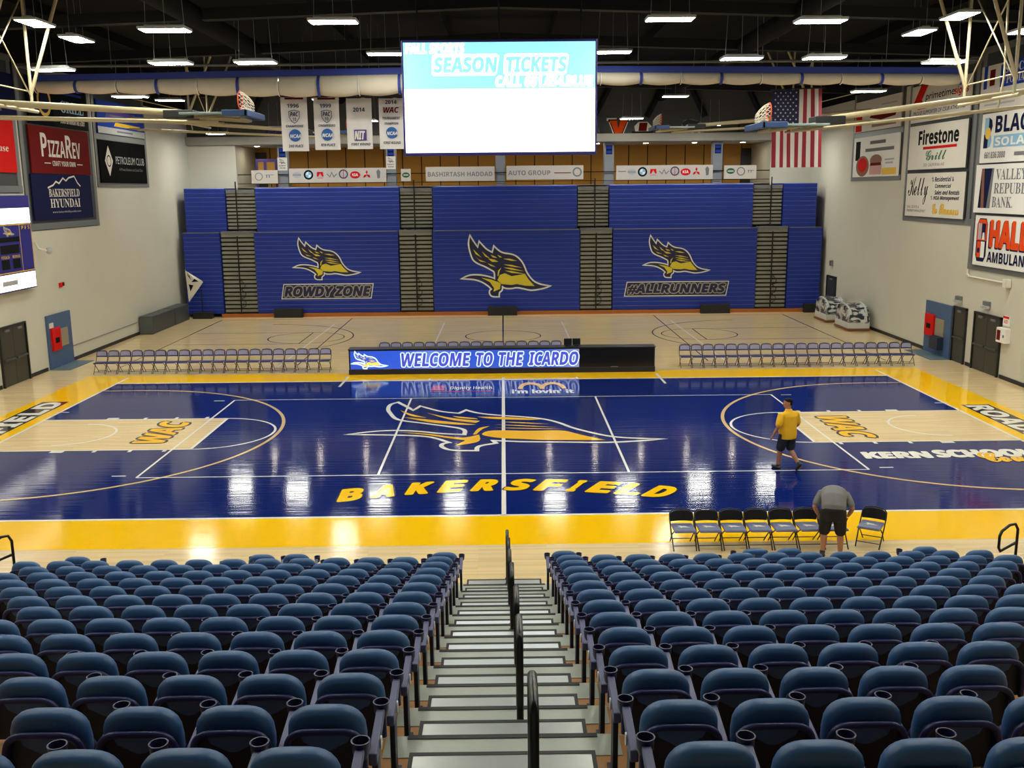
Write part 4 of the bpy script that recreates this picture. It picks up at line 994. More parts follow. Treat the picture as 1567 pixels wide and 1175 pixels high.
for y, z, lab in ((10.45, 2.42, 'small twin head emergency light above the single right door'), (8.2, 2.46, 'small twin head emergency light above the double right door')):
    fitting('emergency_light', lab, 'emergency light', frame((WX-0.10, y, z), (0, -1, 0)), [('case', (-0.2, 0.2, 0, 0.16, -0.1, 0.02), M_FRAME), ('lamp_head', (-0.22, -0.06, -0.1, 0.0, -0.06, 0.08), M_SILVER), ('lamp_head', (0.06, 0.22, -0.1, 0.0, -0.06, 0.08), M_SILVER)], 'emergency lights over the right doors')
fitting('first_aid_cabinet', 'white wall cabinet with red window right of double right door', 'cabinet', frame((WX-0.2, 7.05, 1.32), (0, -1, 0)), [('cabinet_body', (0, 0.62, 0, 0.52, -0.2, 0.0), M_WHITE), ('red_window', (0.06, 0.3, 0.08, 0.44, 0.0, 0.012), M_DKRED), ('latch', (0.5, 0.56, 0.2, 0.3, 0.0, 0.03), M_GREY)])
r = board('notice_sign', 'small white and red notice above the white wall cabinet', 'sign', frame((WX-0.06, 6.92, 1.92), (0, -1, 0)), 0.42, 0.34, M_WHITE, [('r', 0, 0.75, 1, 1, M_RED), ('t', 'AED', 0.2, 0.25, 0.8, 0.62, M_RED)])
r = thing('camera_pipe', 'white pipe with camera on right wall below AMBULANCE board', 'pipe', M=frame((WX-0.06, 9.9, 3.4), (0, -1, 0)))
MB().tube([(0, 0.26, 0), (0, 0.10, 0), (0.12, 0.0, 0), (3.0, 0.0, 0)], 0.035, 8).build('pipe', M_PAPER, r, smooth=60)
MB().box(3.0, 3.25, -0.16, 0.16, -0.05, 0.16).build('camera_housing', M_PAPER, r, bevel=0.03)
r = thing('security_camera', 'small white bracket camera on left wall beneath HYUNDAI board', 'camera', M=frame((-WX+0.02, 10.4, 4.75), (0, 1, 0)))
MB().tube([(0, 0.25, 0.0), (0, 0.0, 0.12), (0.25, -0.1, 0.3)], 0.04, 8).build('bracket', M_PAPER, r, smooth=60); MB().ball((0.35, -0.1, 0.35), 0.13).build('camera_dome', M_SILVER, r, smooth=180)
fitting('fire_alarm', 'small red fire alarm on the left wall beside scoreboard', 'alarm', frame((-WX+0.02, 12.2, 3.18), (0, 1, 0)), [('red_case', (-0.1, 0.08, -0.08, 0.1, -0.02, 0.06), M_RED), ('strobe', (0.2, 0.3, -0.04, 0.1, -0.02, 0.05), M_DKRED)])
r = thing('wall_conduit', 'thin grey conduit along the left wall above the baseboard', 'conduit', M=frame((-WX+0.03, 12.75, 0.62), (0, 1, 0)))
MB().tube([(0, 0, 0), (7.4, 0.0, 0)], 0.018, 6).build('pipe', M_FRAME, r)
fitting('wall_speaker', 'small grey box on right wall above the far exit door', 'box', frame((WX-0.02, 25.6, 2.6), (0, -1, 0)), [('box_body', (-0.12, 0.12, 0, 0.3, -0.02, 0.12), M_FRAME), ('grille', (-0.09, 0.09, 0.04, 0.26, 0.12, 0.13), M_DFRAME)])

# ---------------------------------------------------------------- concourse and upper wall signs
G_C = 'sponsor banners on the concourse railing'
GL_, GS_ = M_GREY, M_SILVER
def ring_logo(x, m): return [('o', x, 0.55, 0.30, 0.22, m)]
def cars(x, order):
    out = []
    for i, k in enumerate(order):
        c = x[0]+(x[1]-x[0])*i/(len(order)-1)
        if k == 'n': out += [('e', c, 0.55, 0.045, 0.22, GS_), ('t', 'NISSAN', c-0.04, 0.48, c+0.04, 0.62, GL_)]
        if k == 'b': out += [('d', c, 0.55, 0.34, M_INK), ('d', c, 0.55, 0.22, M_SKYV), ('p', [(c, 0.55), (c-0.028, 0.55), (c-0.02, 0.70), (c, 0.77)], M_WHITE), ('p', [(c, 0.55), (c+0.028, 0.55), (c+0.02, 0.40), (c, 0.33)], M_WHITE)]
        if k == 'r': out += [('p', [(c-0.035, 0.42), (c-0.02, 0.42), (c, 0.66), (c+0.02, 0.42), (c+0.035, 0.42), (c+0.03, 0.75), (c-0.03, 0.75)], M_RED), ('r', c-0.03, 0.30, c+0.03, 0.33, M_RED)]
        if k == 'i': out += [('l', [(c-0.05, 0.6), (c-0.02, 0.4), (c, 0.7), (c+0.02, 0.4), (c+0.05, 0.6)], 0.06, GL_)]
        if k == 'a': out += [('d', c, 0.58, 0.33, M_DFRAME), ('d', c, 0.58, 0.24, GS_), ('r', c-0.003, 0.3, c+0.003, 0.85, M_RED)]
        if k == 'k': out += [('e', c, 0.52, 0.052, 0.25, M_RED), ('t', 'KIA', c-0.03, 0.43, c+0.03, 0.62, M_WHITE)]
        if k == 'm': out += [('p', [(c, 0.55), (c-0.012, 0.70), (c, 0.85), (c+0.012, 0.70)], M_RED), ('p', [(c, 0.55), (c-0.03, 0.50), (c-0.035, 0.30), (c-0.012, 0.38)], M_RED), ('p', [(c, 0.55), (c+0.012, 0.38), (c+0.035, 0.30), (c+0.03, 0.50)], M_RED)]
        if k == 's': out += [('p', [(c-0.02, 0.75), (c, 0.9), (c+0.02, 0.75), (c+0.015, 0.3), (c-0.01, 0.25)], GL_)]
    return out
CB = lambda x0, z0: frame((x0, YB+0.12, z0))
M_CBAN = mat('concourse_banner_cloth', (196, 188, 176), 0.6, noise=0.04)
board('sponsor_banner', 'short pale banner with ring mark at far left of the concourse', 'banner', CB(-14.30, 7.26), 1.5, 0.74, M_CBAN, [('o', 0.28, 0.52, 0.30, 0.24, GL_), ('r', 0.56, 0.42, 0.60, 0.66, GL_), ('r', 0.66, 0.42, 0.70, 0.66, GL_), ('r', 0.54, 0.62, 0.84, 0.66, GL_)], group=G_C)
board('sponsor_banner', 'long pale banner of car badges below the 1996 and 1999 banners', 'banner', CB(-12.15, 7.28), 5.55, 0.80, M_CBAN, cars((0.08, 0.92), 'nbriakms'), group=G_C)
board('sponsor_banner', 'small pale banner with green mark left of BASHIRTASH HADDAD', 'banner', CB(-5.75, 7.32), 0.55, 0.68, M_CBAN, [('e', 0.5, 0.5, 0.4, 0.22, M_GREENV), ('r', 0.25, 0.46, 0.75, 0.55, M_CBAN)], group=G_C)
board('sponsor_banner', 'long pale banner reading BASHIRTASH HADDAD', 'banner', CB(-4.34, 7.30), 3.94, 0.80, M_CBAN, [('t', 'BASHIRTASH HADDAD', 0.03, 0.32, 0.97, 0.64, GL_, 'bold')], group=G_C)
board('sponsor_banner', 'long pale banner reading AUTO GROUP', 'banner', CB(0.29, 7.34), 4.4, 0.78, M_CBAN, [('t', 'AUTO GROUP', 0.02, 0.32, 0.57, 0.66, GL_, 'bold'), ('r', 0.62, 0.44, 0.84, 0.50, M_DKRED), ('o', 0.92, 0.52, 0.34, 0.24, GL_)], group=G_C)
board('sponsor_banner', 'long pale banner of car badges below the orange V emblem', 'banner', CB(6.58, 7.28), 5.55, 0.80, M_CBAN, [('r', 0.02, 0.56, 0.1, 0.62, GL_)]+cars((0.16, 0.94), 'nbriakms'), group=G_C)
board('sponsor_banner', 'short pale banner with three grey marks at far right of the concourse', 'banner', CB(12.78, 7.28), 1.85, 0.76, M_CBAN, [('e', 0.2, 0.58, 0.13, 0.22, M_GREENV), ('r', 0.11, 0.53, 0.29, 0.62, M_CBAN), ('o', 0.52, 0.55, 0.32, 0.24, GL_), ('r', 0.74, 0.46, 0.77, 0.64, GL_), ('r', 0.82, 0.46, 0.85, 0.64, GL_), ('r', 0.72, 0.60, 0.93, 0.64, GL_)], group=G_C)
struct(MB().tube([(-15.1, YB+0.2, 7.75), (15.4, YB+0.2, 7.75)], 0.03, 6).tube([(-15.1, YB+0.2, 7.25), (15.4, YB+0.2, 7.25)], 0.02, 6).build('trim_3', M_RAIL))
for x, z, lab in ((-12.55, 7.98, 'white crest plate on the grey column under the 1996 banner'), (-6.35, 8.0, 'white crest plate on the grey column left of the video screen')):
    r = board('column_plate', lab, 'sign', frame((x-0.26, YB+0.30, z), (1, 0, 0)), 0.55, 0.72, M_PAPER, [('t', 'ROWDY', 0.15, 0.32, 0.85, 0.42, M_INK), ('t', 'ZONE', 0.2, 0.14, 0.8, 0.24, M_INK)], group='plates on the concourse columns')
    crest(r, 0.1, 0.36, 0.46, 0.66, 0.006, M_INK, M_GREY, 0.04)
for x, w in ((-12.52, 'first'), (-6.33, 'second'), (-0.06, 'third'), (6.18, 'fourth'), (12.43, 'fifth')):
    board('column_plate', 'small blue plate high on the %s grey concourse column from the left' % w, 'sign', frame((x-0.18, YB+0.31, 8.72), (1, 0, 0)), 0.36, 0.5, M_NAVYV, [('r', 0.1, 0.62, 0.9, 0.9, M_BLUEV), ('r', 0.1, 0.12, 0.9, 0.4, M_BLUEV)], group='blue plates on the concourse columns')
UW = lambda x0, z0: frame((x0, YB-0.02, z0))
V = [(0.0, 1.0), (0.42, 1.0), (0.42, 0.86), (0.5, 0.45), (0.58, 0.86), (0.58, 1.0), (1.0, 1.0), (1.0, 0.86), (0.93, 0.84), (0.66, 0.0), (0.34, 0.0), (0.07, 0.84), (0.0, 0.86)]
def cut_emblem(label, M, w, h, layers):
    r = thing('wall_emblem', label, 'emblem', M=M, group='team emblems on the dark upper wall')
    for n, (pts, m) in enumerate(layers):
        b = MB(); b.prism([(x*w, y*h, -0.04+0.012*n) for x, y in pts][::-1], (0, 0, 0.03)); b.build('cut_layer', m, r, tri=True)
    return r
sh = lambda P, k: [(0.5+(x-0.5)*k, 0.5+(y-0.5)*k) for x, y in P]
cut_emblem('orange V emblem with white edge on the dark upper wall', UW(6.05, 9.68), 1.22, 0.98, [(sh(V, 1.1), M_PAPER), (sh(V, 0.95), M_INK), (sh(V, 0.82), M_ORANGE)])
r = cut_emblem('white NM STATE cut-out sign with dark red top, right of orange V', UW(7.45, 9.68), 1.15, 0.95, [([(0.15, 0.3), (0.85, 0.3), (0.95, 0.6), (0.75, 0.85), (0.3, 0.85), (0.1, 0.6)], M_PAPER), ([(0.3, 0.32), (0.7, 0.32), (0.75, 0.8), (0.35, 0.8)], M_DKRED), ([(-0.02, 0.0), (1.02, 0.0), (1.02, 0.30), (-0.02, 0.30)], M_INK)])
draw(r, 1.15, 0.95, [('t', 'NM STATE', 0.02, 0.05, 0.98, 0.25, M_PAPER, 'bold', 0.02)], 0.004)
cut_emblem('dark and white feathered emblem right of NM STATE sign, below lamp', UW(10.2, 9.70), 1.35, 0.95, [([(0.0, 0.0), (0.95, 0.0), (1.0, 0.35), (0.85, 0.8), (0.5, 0.98), (0.12, 0.92), (-0.02, 0.5)], M_GREY), ([(0.05, 0.75), (0.3, 0.95), (0.8, 0.8), (0.6, 0.62), (0.75, 0.5), (0.45, 0.52), (0.4, 0.35), (0.28, 0.55), (0.12, 0.5)], mat('dark_green_vinyl', (16, 34, 30), 0.5)), ([(0.08, 0.04), (0.2, 0.3), (0.35, 0.08), (0.5, 0.28), (0.62, 0.06), (0.8, 0.26), (0.9, 0.04)], M_PAPER)])
board('wall_sign', 'purple GCU lettering sign beside the 1996 banner on dark upper wall', 'sign', UW(-13.3, 9.72), 1.2, 0.6, mat('dark_purple_vinyl', (44, 30, 70), 0.5), [('t', 'GCU', 0.1, 0.15, 0.95, 0.85, M_PURPLE, 'bold', 0.02)], group='team emblems on the dark upper wall')
for x, w in ((-16.2, 'leftmost'), (5.1, 'right of the video screen'), (13.9, 'behind the right basket')):
    fitting('wall_speaker', 'black speaker box on the dark upper wall, %s' % w, 'speaker', frame((x, YB-0.3, 9.88)), [('speaker_box', (-0.45, 0.45, 0, 0.42, -0.25, 0.25), M_BBOX), ('grille', (-0.41, 0.41, 0.04, 0.38, 0.25, 0.26), M_BASE)], 'black speaker boxes on the upper wall')

r = thing('poster_stand', 'purple framed stand with ochre centre at the left end of concourse', 'stand', (-13.75, 31.6, 7.05))
b = MB(); b.box(-0.62, -0.5, -0.05, 0.05, 0, 1.62).box(0.5, 0.62, -0.05, 0.05, 0, 1.62).box(-0.5, 0.5, -0.05, 0.05, 1.46, 1.62).box(-0.16, 0.0, -0.05, 0.05, 0.4, 1.46); b.build('stand_frame', M_PURPLE, r, bevel=0.01)
MB().box(-0.5, 0.5, 0.0, 0.03, 0.5, 1.46).build('stand_panel', M_OCHRE, r)
# ---------------------------------------------------------------- things standing along the far walls
M_MAT = mat('dark_grey_mat_vinyl', (62, 66, 68), 0.45, noise=0.05)
for y0, y1, lab in ((20.3, 23.6, 'nearer dark grey padded crash mat block against left wall'), (23.7, 26.0, 'farther dark grey padded crash mat block against left wall')):
    r = thing('crash_mat', lab, 'mat', (-17.42, (y0+y1)/2, 0), group='padded blocks along the left wall'); h = (y1-y0)/2
    MB().box(-0.33, 0.33, -h, h, 0.0, 0.88).build('mat_body', M_MAT, r, bevel=0.04)
    MB().box(-0.335, 0.335, -h-0.005, -h+0.005, 0.04, 0.84).build('end_flap', mat('mat_end', (84, 88, 88), 0.5), r)
r = thing('pennant_flag', 'white triangular pennant flag on a dark stand before left bleachers', 'flag', (-17.0, 26.2, 0))
MB().tube([(0.55, 0.1, 0.0), (0.55, 0.1, 1.6)], 0.03, 8).build('stand_pole', M_RAIL, r); MB().box(0.05, 1.1, -0.12, 0.3, 0.0, 0.35).build('stand_base', M_BBOX, r, bevel=0.02)
def pen(u, v):      # triangle: long edge on the left, apex to the right
    y0 = 2.72-1.75*v; w = 1.0-abs(v-0.36)/(0.36 if v < 0.36 else 0.64)
    return (-0.24+0.12*v+0.92*max(0.02, w)*u, 0.04*math.sin(6*u+5*v), y0-0.06*u)
b = MB(); b.grid(pen, 12, 16); b.build('pennant_cloth', M_PAPER, r, smooth=180)
b = MB(); b.poly([(-0.12, -0.08, 2.45), (0.1, -0.08, 2.12), (0.02, -0.08, 2.35)]); b.poly([(0.1, -0.08, 2.02), (0.5, -0.08, 2.05), (0.28, -0.08, 2.2)]); b.poly([(-0.05, -0.08, 1.9), (0.2, -0.08, 1.85), (0.02, -0.08, 1.5)]); b.build('pennant_print', M_INK, r)
# wrapped stacks on dollies by the right wall
M_WRAP = mat('clear_wrap_white', (196, 196, 190), 0.25, spec=0.7, noise=0.12, scale=3, bump=0.3)
def blotch():
    m = bpy.data.materials.new('black_white_print'); m.use_nodes = True; nt = m.node_tree; b = nt.nodes['Principled BSDF']; b.inputs['Roughness'].default_value = 0.25
    tc = nt.nodes.new('ShaderNodeTexCoord'); n = nt.nodes.new('ShaderNodeTexNoise'); n.inputs['Scale'].default_value = 2.2; n.inputs['Detail'].default_value = 5; n.inputs['Distortion'].default_value = 1.5
    cr = nt.nodes.new('ShaderNodeValToRGB'); cr.color_ramp.elements[0].position = 0.44; cr.color_ramp.elements[1].position = 0.56
    cr.color_ramp.elements[0].color = (0.02, 0.025, 0.04, 1); cr.color_ramp.elements[1].color = (0.6, 0.6, 0.58, 1)
    nt.links.new(tc.outputs['Object'], n.inputs['Vector']); nt.links.new(n.outputs['Fac'], cr.inputs[0]); nt.links.new(cr.outputs[0], b.inputs['Base Color'])
    return m
M_BLOT = blotch()
for (x, y, sc, lab) in ((16.95, 23.0, 0.95, 'black and white wrapped stack on dolly beside the far exit door'), (17.0, 19.9, 1.0, 'larger black and white wrapped stack on dolly nearer along right wall')):
    r = thing('wrapped_stack', lab, 'wrapped stack', (x, y, 0), group='wrapped stacks by the right wall')
    w, L = 0.55, 0.98*sc
    MB().box(-w, w, -L, L, 0.03, 0.10).build('dolly', M_BROWNV, r)
    MB().box(-w+0.02, w-0.02, -L+0.02, L-0.02, 0.10, 0.42).build('wrapped_base', M_WRAP, r, bevel=0.05)
    b = MB()
    def dome(u, v, w=w, L=L, sc=sc):
        a = PI*u; yy = math.cos(a)*L*0.98; zz = 0.40+0.92*sc*math.sin(a)**0.7*(1.0-0.25*(1-u))
        return ((v-0.5)*2*(w-0.05), -yy, zz+0.04*math.sin(9*u+5*v))
    b.grid(dome, 20, 6)
    for v in (0.0, 1.0):
        pts = [dome(i/20.0, v) for i in range(21)]; b.poly(pts if v == 0 else pts[::-1])
    b.build('wrapped_load', M_BLOT, r, smooth=50, tri=True)
    b = MB()
    for k in range(14):
        a = PI*k/13
        p = (0, -math.cos(a)*L*1.0, 0.42+0.92*sc*math.sin(a)**0.7)
    for v in (0.12, 0.88): b.tube([tuple(c+d for c, d in zip(dome(i/20.0, v), (0, 0, 0.03))) for i in range(2, 19)], 0.05, 6)
    b.build('white_strap', M_WRAP, r, smooth=60)
# ---------------------------------------------------------------- scorer's table with lit front
M_TAB = mat('black_table_cabinet', (16, 17, 24), 0.35); M_TOFF = mat('dark_unlit_screen', (14, 14, 16), 0.22)
def led_blue():
    m = bpy.data.materials.new('lit_blue_screen'); m.use_nodes = True; nt = m.node_tree; b = nt.nodes['Principled BSDF']
    b.inputs['Base Color'].default_value = (0.01, 0.02, 0.1, 1); b.inputs['Roughness'].default_value = 0.3
    tc = nt.nodes.new('ShaderNodeTexCoord'); sp = nt.nodes.new('ShaderNodeSeparateXYZ'); cr = nt.nodes.new('ShaderNodeValToRGB')
    mp = nt.nodes.new('ShaderNodeMapRange'); mp.inputs[1].default_value = 0.0; mp.inputs[2].default_value = 8.6
    e = cr.color_ramp.elements; e[0].position = 0.0; e[0].color = (0.03, 0.09, 0.62, 1); e[1].position = 1.0; e[1].color = (0.30, 0.34, 0.62, 1)
    for p, c in ((0.22, (0.03, 0.11, 0.72, 1)), (0.36, (0.16, 0.26, 0.80, 1)), (0.5, (0.03, 0.10, 0.66, 1)), (0.88, (0.04, 0.11, 0.60, 1))):
        k = e.new(p); k.color = c
    nt.links.new(tc.outputs['Object'], sp.inputs[0]); nt.links.new(sp.outputs[0], mp.inputs[0]); nt.links.new(mp.outputs[0], cr.inputs[0])
    nt.links.new(cr.outputs[0], b.inputs['Emission Color']); b.inputs['Emission Strength'].default_value = 0.95
    return m
M_LED = led_blue(); M_LEDW = mat('lit_pale_blue_outline', (196, 222, 255), 0.4, emit=1.0); M_LEDB = mat('lit_deep_blue_letter', (66, 74, 196), 0.4, emit=0.7); M_LEDY = mat('lit_yellow_shape', (230, 206, 90), 0.4, emit=0.9)
r = thing('scorers_table', 'long black scorers table with lit blue WELCOME TO THE ICARDO front', 'table', M=frame((-5.80, 8.92, 0.0)))
MB().box(0, 11.52, 0.0, 0.96, -0.55, -0.02).build('cabinet', M_TAB, r, bevel=0.02)
MB().box(-0.02, 11.54, 0.935, 0.97, -0.6, 0.03).build('table_top', M_TAB, r, bevel=0.01)
MB().box(-0.01, 11.53, 0.0, 0.2, -0.5, 0.02).build('foot_board', mat('dark_navy_foot', (18, 20, 44), 0.4), r, bevel=0.01)
MB().rect(0.06, 0.21, 8.66, 0.90, 0.0).build('lit_screen', M_LED, r)
MB().rect(8.68, 0.21, 11.46, 0.90, 0.0).build('dark_screen', M_TOFF, r)
crest(r, 0.10, 0.23, 1.45, 0.88, 0.006, M_LEDW, M_LEDY, 0.035)
for off, m, z in ((0.10, M_LEDW, 0.006), (0.02, M_LEDB, 0.009)):
    t = MB()
    for s, a, b_ in (('WELCOME', 1.95, 4.52), ('TO', 4.78, 5.40), ('THE', 5.62, 6.52), ('ICARDO', 6.80, 8.62)): put_text(t, s, a, 0.30, b_, 0.80, z, 'bold', off, 0.14, ref=0.0)
    t.build('lettering', m, r)
for x in (1.45, 4.3, 7.2, 10.0): MB().box(x-0.13, x+0.13, 0.20, 0.225, 0.0, 0.04).build('latch', M_FRAME, r)
# two black monitors on the table
for x, lab in ((2.46, 'left of two small black monitors standing on the scorers table'), (2.78, 'right of two small black monitors standing on the scorers table')):
    m_ = thing('monitor', lab, 'monitor', (x, 9.28, 0.97), group='monitors on the scorers table')
    MB().box(-0.15, 0.15, -0.03, 0.03, 0.03, 0.28).build('monitor_case', M_TAB, m_, bevel=0.01)
    MB().box(-0.09, 0.09, -0.08, 0.08, 0.0, 0.035).build('monitor_foot', M_TAB, m_, bevel=0.008)

# ---------------------------------------------------------------- folding chairs (local: faces -Y)
M_CHF = mat('dark_chair_steel', (24, 24, 30), 0.35, metal=0.4)
M_CHN = mat('navy_chair_vinyl', (40, 44, 104), 0.45); M_CHG = mat('pale_lavender_print', (150, 150, 176), 0.5, noise=0.12, scale=14)
M_CHB = mat('black_chair_vinyl', (20, 20, 24), 0.4); M_CHS = mat('slate_blue_seat_vinyl', (104, 110, 142), 0.45, noise=0.06)
def chair_proto(name, backm, seatm, back_print, seat_print, zb=0.62, zs=1.0, zt=0.845):
    r = thing(name, 'x', 'chair')
    MB().box(-0.205, 0.205, -0.215, 0.195, 0.415, 0.455).build('seat', seatm if not back_print else M_CHN, r, bevel=0.018, smooth=40)
    if seat_print:
        top = MB().box(-0.19, 0.19, -0.20, 0.18, 0.452, 0.464).build('seat_pad', seatm, r, bevel=0.01)
        b = MB(); crest_pts = [(-0.13, -0.02), (-0.06, 0.0), (-0.11, 0.07), (-0.02, 0.035), (0.04, 0.03), (0.07, 0.0), (0.14, -0.025), (0.05, -0.035), (-0.03, -0.03), (-0.05, -0.06), (-0.07, -0.025)]
        b.poly([(x, y, 0.4655) for x, y in crest_pts][::-1]); b.build('seat_print', M_PAPER, top, tri=True)
    # backrest: curved panel with rounded top
    b = MB(); nx = 12
    def bk(u, v, off):
        x = (u-0.5)*0.42; t = abs(2*u-1); z0 = zb; z1 = zt-0.05*t**4
        z = z0+(z1-z0)*v
        return (x, 0.225+0.03*(1-t*t)+0.10*(z-0.62)+off, z)
    R = []
    for i in range(nx+1):
        u = i/nx; R.append([bk(u, 0, -0.016), bk(u, 0.5, -0.02), bk(u, 1, -0.012), bk(u, 1, 0.012), bk(u, 0.5, 0.02), bk(u, 0, 0.016)])
    b.rings(R); back = b.build('backrest', backm, r, smooth=50)
    if back_print:
        b = MB(); b.grid(lambda u, v: bk(0.06+0.88*u, 0.22+0.72*v, -0.024), 8, 3); b.f = [f[::-1] for f in b.f]; b.build('back_print', M_CHG, back, smooth=180)
    fr = MB()
    pts = [(-0.21, -0.21, 0.015), (-0.222, 0.05, 0.35), (-0.222, 0.20, 0.55), (-0.215, 0.26, zt-0.065), (-0.17, 0.275, zt), (0.0, 0.30, zt+0.017), (0.17, 0.275, zt), (0.215, 0.26, zt-0.065), (0.222, 0.20, 0.55), (0.222, 0.05, 0.35), (0.21, -0.21, 0.015)]
    fr.tube(pts, 0.0125, 8); fr.build('main_frame', M_CHF, r, smooth=60)
    for s_ in (-1, 1): MB().tube([(s_*0.19, 0.27, 0.015), (s_*0.2, 0.05, 0.28), (s_*0.2, -0.14, 0.43)], 0.0115, 8).build('rear_leg', M_CHF, r, smooth=60)
    MB().tube([(-0.2, -0.15, 0.11), (0.2, -0.15, 0.11)], 0.009, 6).build('crossbar', M_CHF, r); MB().tube([(-0.19, 0.22, 0.1), (0.19, 0.22, 0.1)], 0.009, 6).build('crossbar', M_CHF, r)
    if True:
        for o in [q for q in SC.objects if q.parent is r or (q.parent is not None and q.parent.parent is r)]: o.data.transform(Matrix.Diagonal((0.95 if zs == 1.0 else 1.03, 1.0 if zs == 1.0 else 1.18, zs, 1.0)))
    return r
def ordinal(n): return ['first', 'second', 'third', 'fourth', 'fifth', 'sixth', 'seventh', 'eighth', 'ninth', 'tenth', 'eleventh', 'twelfth', 'thirteenth', 'fourteenth', 'fifteenth', 'sixteenth', 'seventeenth', 'eighteenth', 'nineteenth', 'twentieth'][n]
FC = chair_proto('folding_chair', M_CHN, M_CHN, True, False); FT_ = tree_of(FC); first = [True]
def put_chair(x, y, rz, label, group):
    if first[0]: o = FC; o.location = (x, y, 0); o.rotation_euler = (0, 0, rz); first[0] = False
    else: o = dup(FC, (x, y, 0), rz, tree=FT_)
    o['label'] = label; o['group'] = group
for i in range(20): put_chair(-15.42+i*0.452, 9.68, 0.0, 'navy folding chair, %s from the left in the bench row left of scorers table' % ordinal(i), 'bench chairs left of the scorers table')
for i in range(20): put_chair(7.02+i*0.452, 9.72, 0.0, 'navy folding chair, %s from the left in the bench row right of scorers table' % ordinal(i), 'bench chairs right of the scorers table')
for i in range(16): put_chair(-4.72+i*0.456, 11.0, 0.0, 'navy folding chair, %s from the left behind the lit scorers table' % ordinal(i), 'chairs behind the scorers table')
BC = chair_proto('folding_chair', M_CHB, M_CHS, False, True, 0.50, 0.90, 0.72); BT = tree_of(BC); first2 = [True]
def put_black(x, y, rz, label, group, z=0):
    if first2[0]: o = BC; o.location = (x, y, z); o.rotation_euler = (0, 0, rz); first2[0] = False
    else: o = dup(BC, (x, y, z), rz, tree=BT)
    o['label'] = label; o['group'] = group
for i in range(7): put_black(3.45+i*0.482, -9.65, 0.0, 'black folding chair with slate seat, %s from the left in near courtside row' % ordinal(i), 'black chairs on the near sideline')
put_black(7.07, -9.62, -0.55, 'lone black folding chair with slate seat turned aside, right of near courtside row', 'black chairs on the near sideline')
for i in range(5): put_black(3.35+i*0.5, 11.0, 0.0, 'black folding chair, %s from the left behind the dark end of scorers table' % ordinal(i), 'black chairs behind the scorers table')

# ---------------------------------------------------------------- near seating: telescopic platform
PITCH_Y, RISE = 0.84, 0.242
def row_y(k): return -12.36-PITCH_Y*(k-1)          # plane of the seat backs of row k
def deck_z(k): return 0.16+RISE*(k-1)
M_DECK = mat('brown_plywood_deck', (150, 106, 58), 0.5, noise=0.14, scale=5)
M_ALU = mat('worn_aluminium', (168, 172, 160), 0.42, metal=0.55, noise=0.08, scale=6)
M_TREAD = mat('bright_tread_plate', (206, 208, 204), 0.28, metal=0.7, noise=0.05, scale=9)
M_NOSE = mat('black_step_nosing', (24, 22, 22), 0.6)
NR = 19
for k in range(1, NR+1):
    z = deck_z(k); yf = row_y(k)+0.60; yb = yf-PITCH_Y-(0.0 if k < NR else 3.0)
    pl = thing('seating_row_deck', 'long brown seating deck with aluminium front edge under the %s seat row from court' % ordinal(k-1), 'seating platform', (0, yf, z), group='stepped decks of the seating stand')
    MB().box(-10.5, 10.5, yb-yf, 0.0, -0.04, 0.0).build('deck', M_DECK, pl)
    MB().box(-10.5, 10.5, -0.015, 0.012, -(z if k == 1 else RISE)+0.001, -0.001).build('aluminium_edge', M_ALU, pl)
    MB().box(-0.86, 0.86, -0.27, 0.012, 0.0, 0.006).build('aisle_edge_plate', M_ALU, pl)
    MB().box(-0.70, 0.70, -0.035, 0.016, 0.001, 0.012).build('black_nosing', M_NOSE, pl)
for k in range(1, NR):
    yf = row_y(k)+0.60+0.014
    zlow = deck_z(k-1) if k > 1 else 0.0
    s = thing('aisle_step', 'bright metal half step with black edges in centre aisle, %s from the court' % ordinal(k-1), 'step', (0.0, yf, zlow), group='half steps in the centre aisle')
    h = (deck_z(k)-zlow)*0.46; D = 0.44
    MB().box(-0.63, 0.63, 0.0, D-0.005, 0.001, h-0.004).build('step_box', M_ALU, s)
    MB().box(-0.62, 0.62, 0.02, D-0.04, h-0.004, h+0.003).build('tread_plate', M_TREAD, s)
    b = MB(); b.box(-0.65, 0.65, D-0.04, D, h-0.04, h+0.006).box(-0.65, -0.62, 0.0, D-0.04, h-0.02, h+0.006).box(0.62, 0.65, 0.0, D-0.04, h-0.02, h+0.006); b.build('black_edging', M_NOSE, s)

# centre aisle handrails: black hoops set along the aisle
def hoop_rail(name, label, x, y, z, L, H, group, zfar, turn=0.0):
    r = thing(name, label, 'handrail', (x, y, z), turn, group)
    pts = [(0, 0, 0.0)]
    rr = 0.09
    pts = [(0, 0, 0.0), (0, 0, H-rr)]+[(0, rr-rr*math.cos(a), H-rr+rr*math.sin(a)) for a in (PI/8, PI/4, 3*PI/8, PI/2)]
    pts += [(0, L-rr+rr*math.sin(a), H-rr+rr*math.cos(a)) for a in (0, PI/8, PI/4, 3*PI/8, PI/2)]+[(0, L, zfar)]
    MB().tube(pts, 0.030, 10).build('hoop_tube', M_RAIL, r, smooth=60)
    MB().tube([(0, 0.02, H*0.5), (0, L-0.02, H*0.5)], 0.018, 8).build('mid_rail', M_RAIL, r, smooth=60)
    b = MB(); b.cyl((0, 0, 0.0), (0, 0, 0.02), 0.045).cyl((0, L, zfar), (0, L, zfar+0.02), 0.045); b.build('base_flange', M_RAIL, r)
    return r
def tread_at(y):
    """walking surface in the centre aisle: deck, or the half step in front of it"""
    for k in range(NR, 0, -1):
        if y <= row_y(k)+0.62: return deck_z(k)+0.012
        if y <= row_y(k)+0.60+0.46: return ((deck_z(k-1) if k > 1 else 0.0)+deck_z(k))/2+0.0
    return 0.0
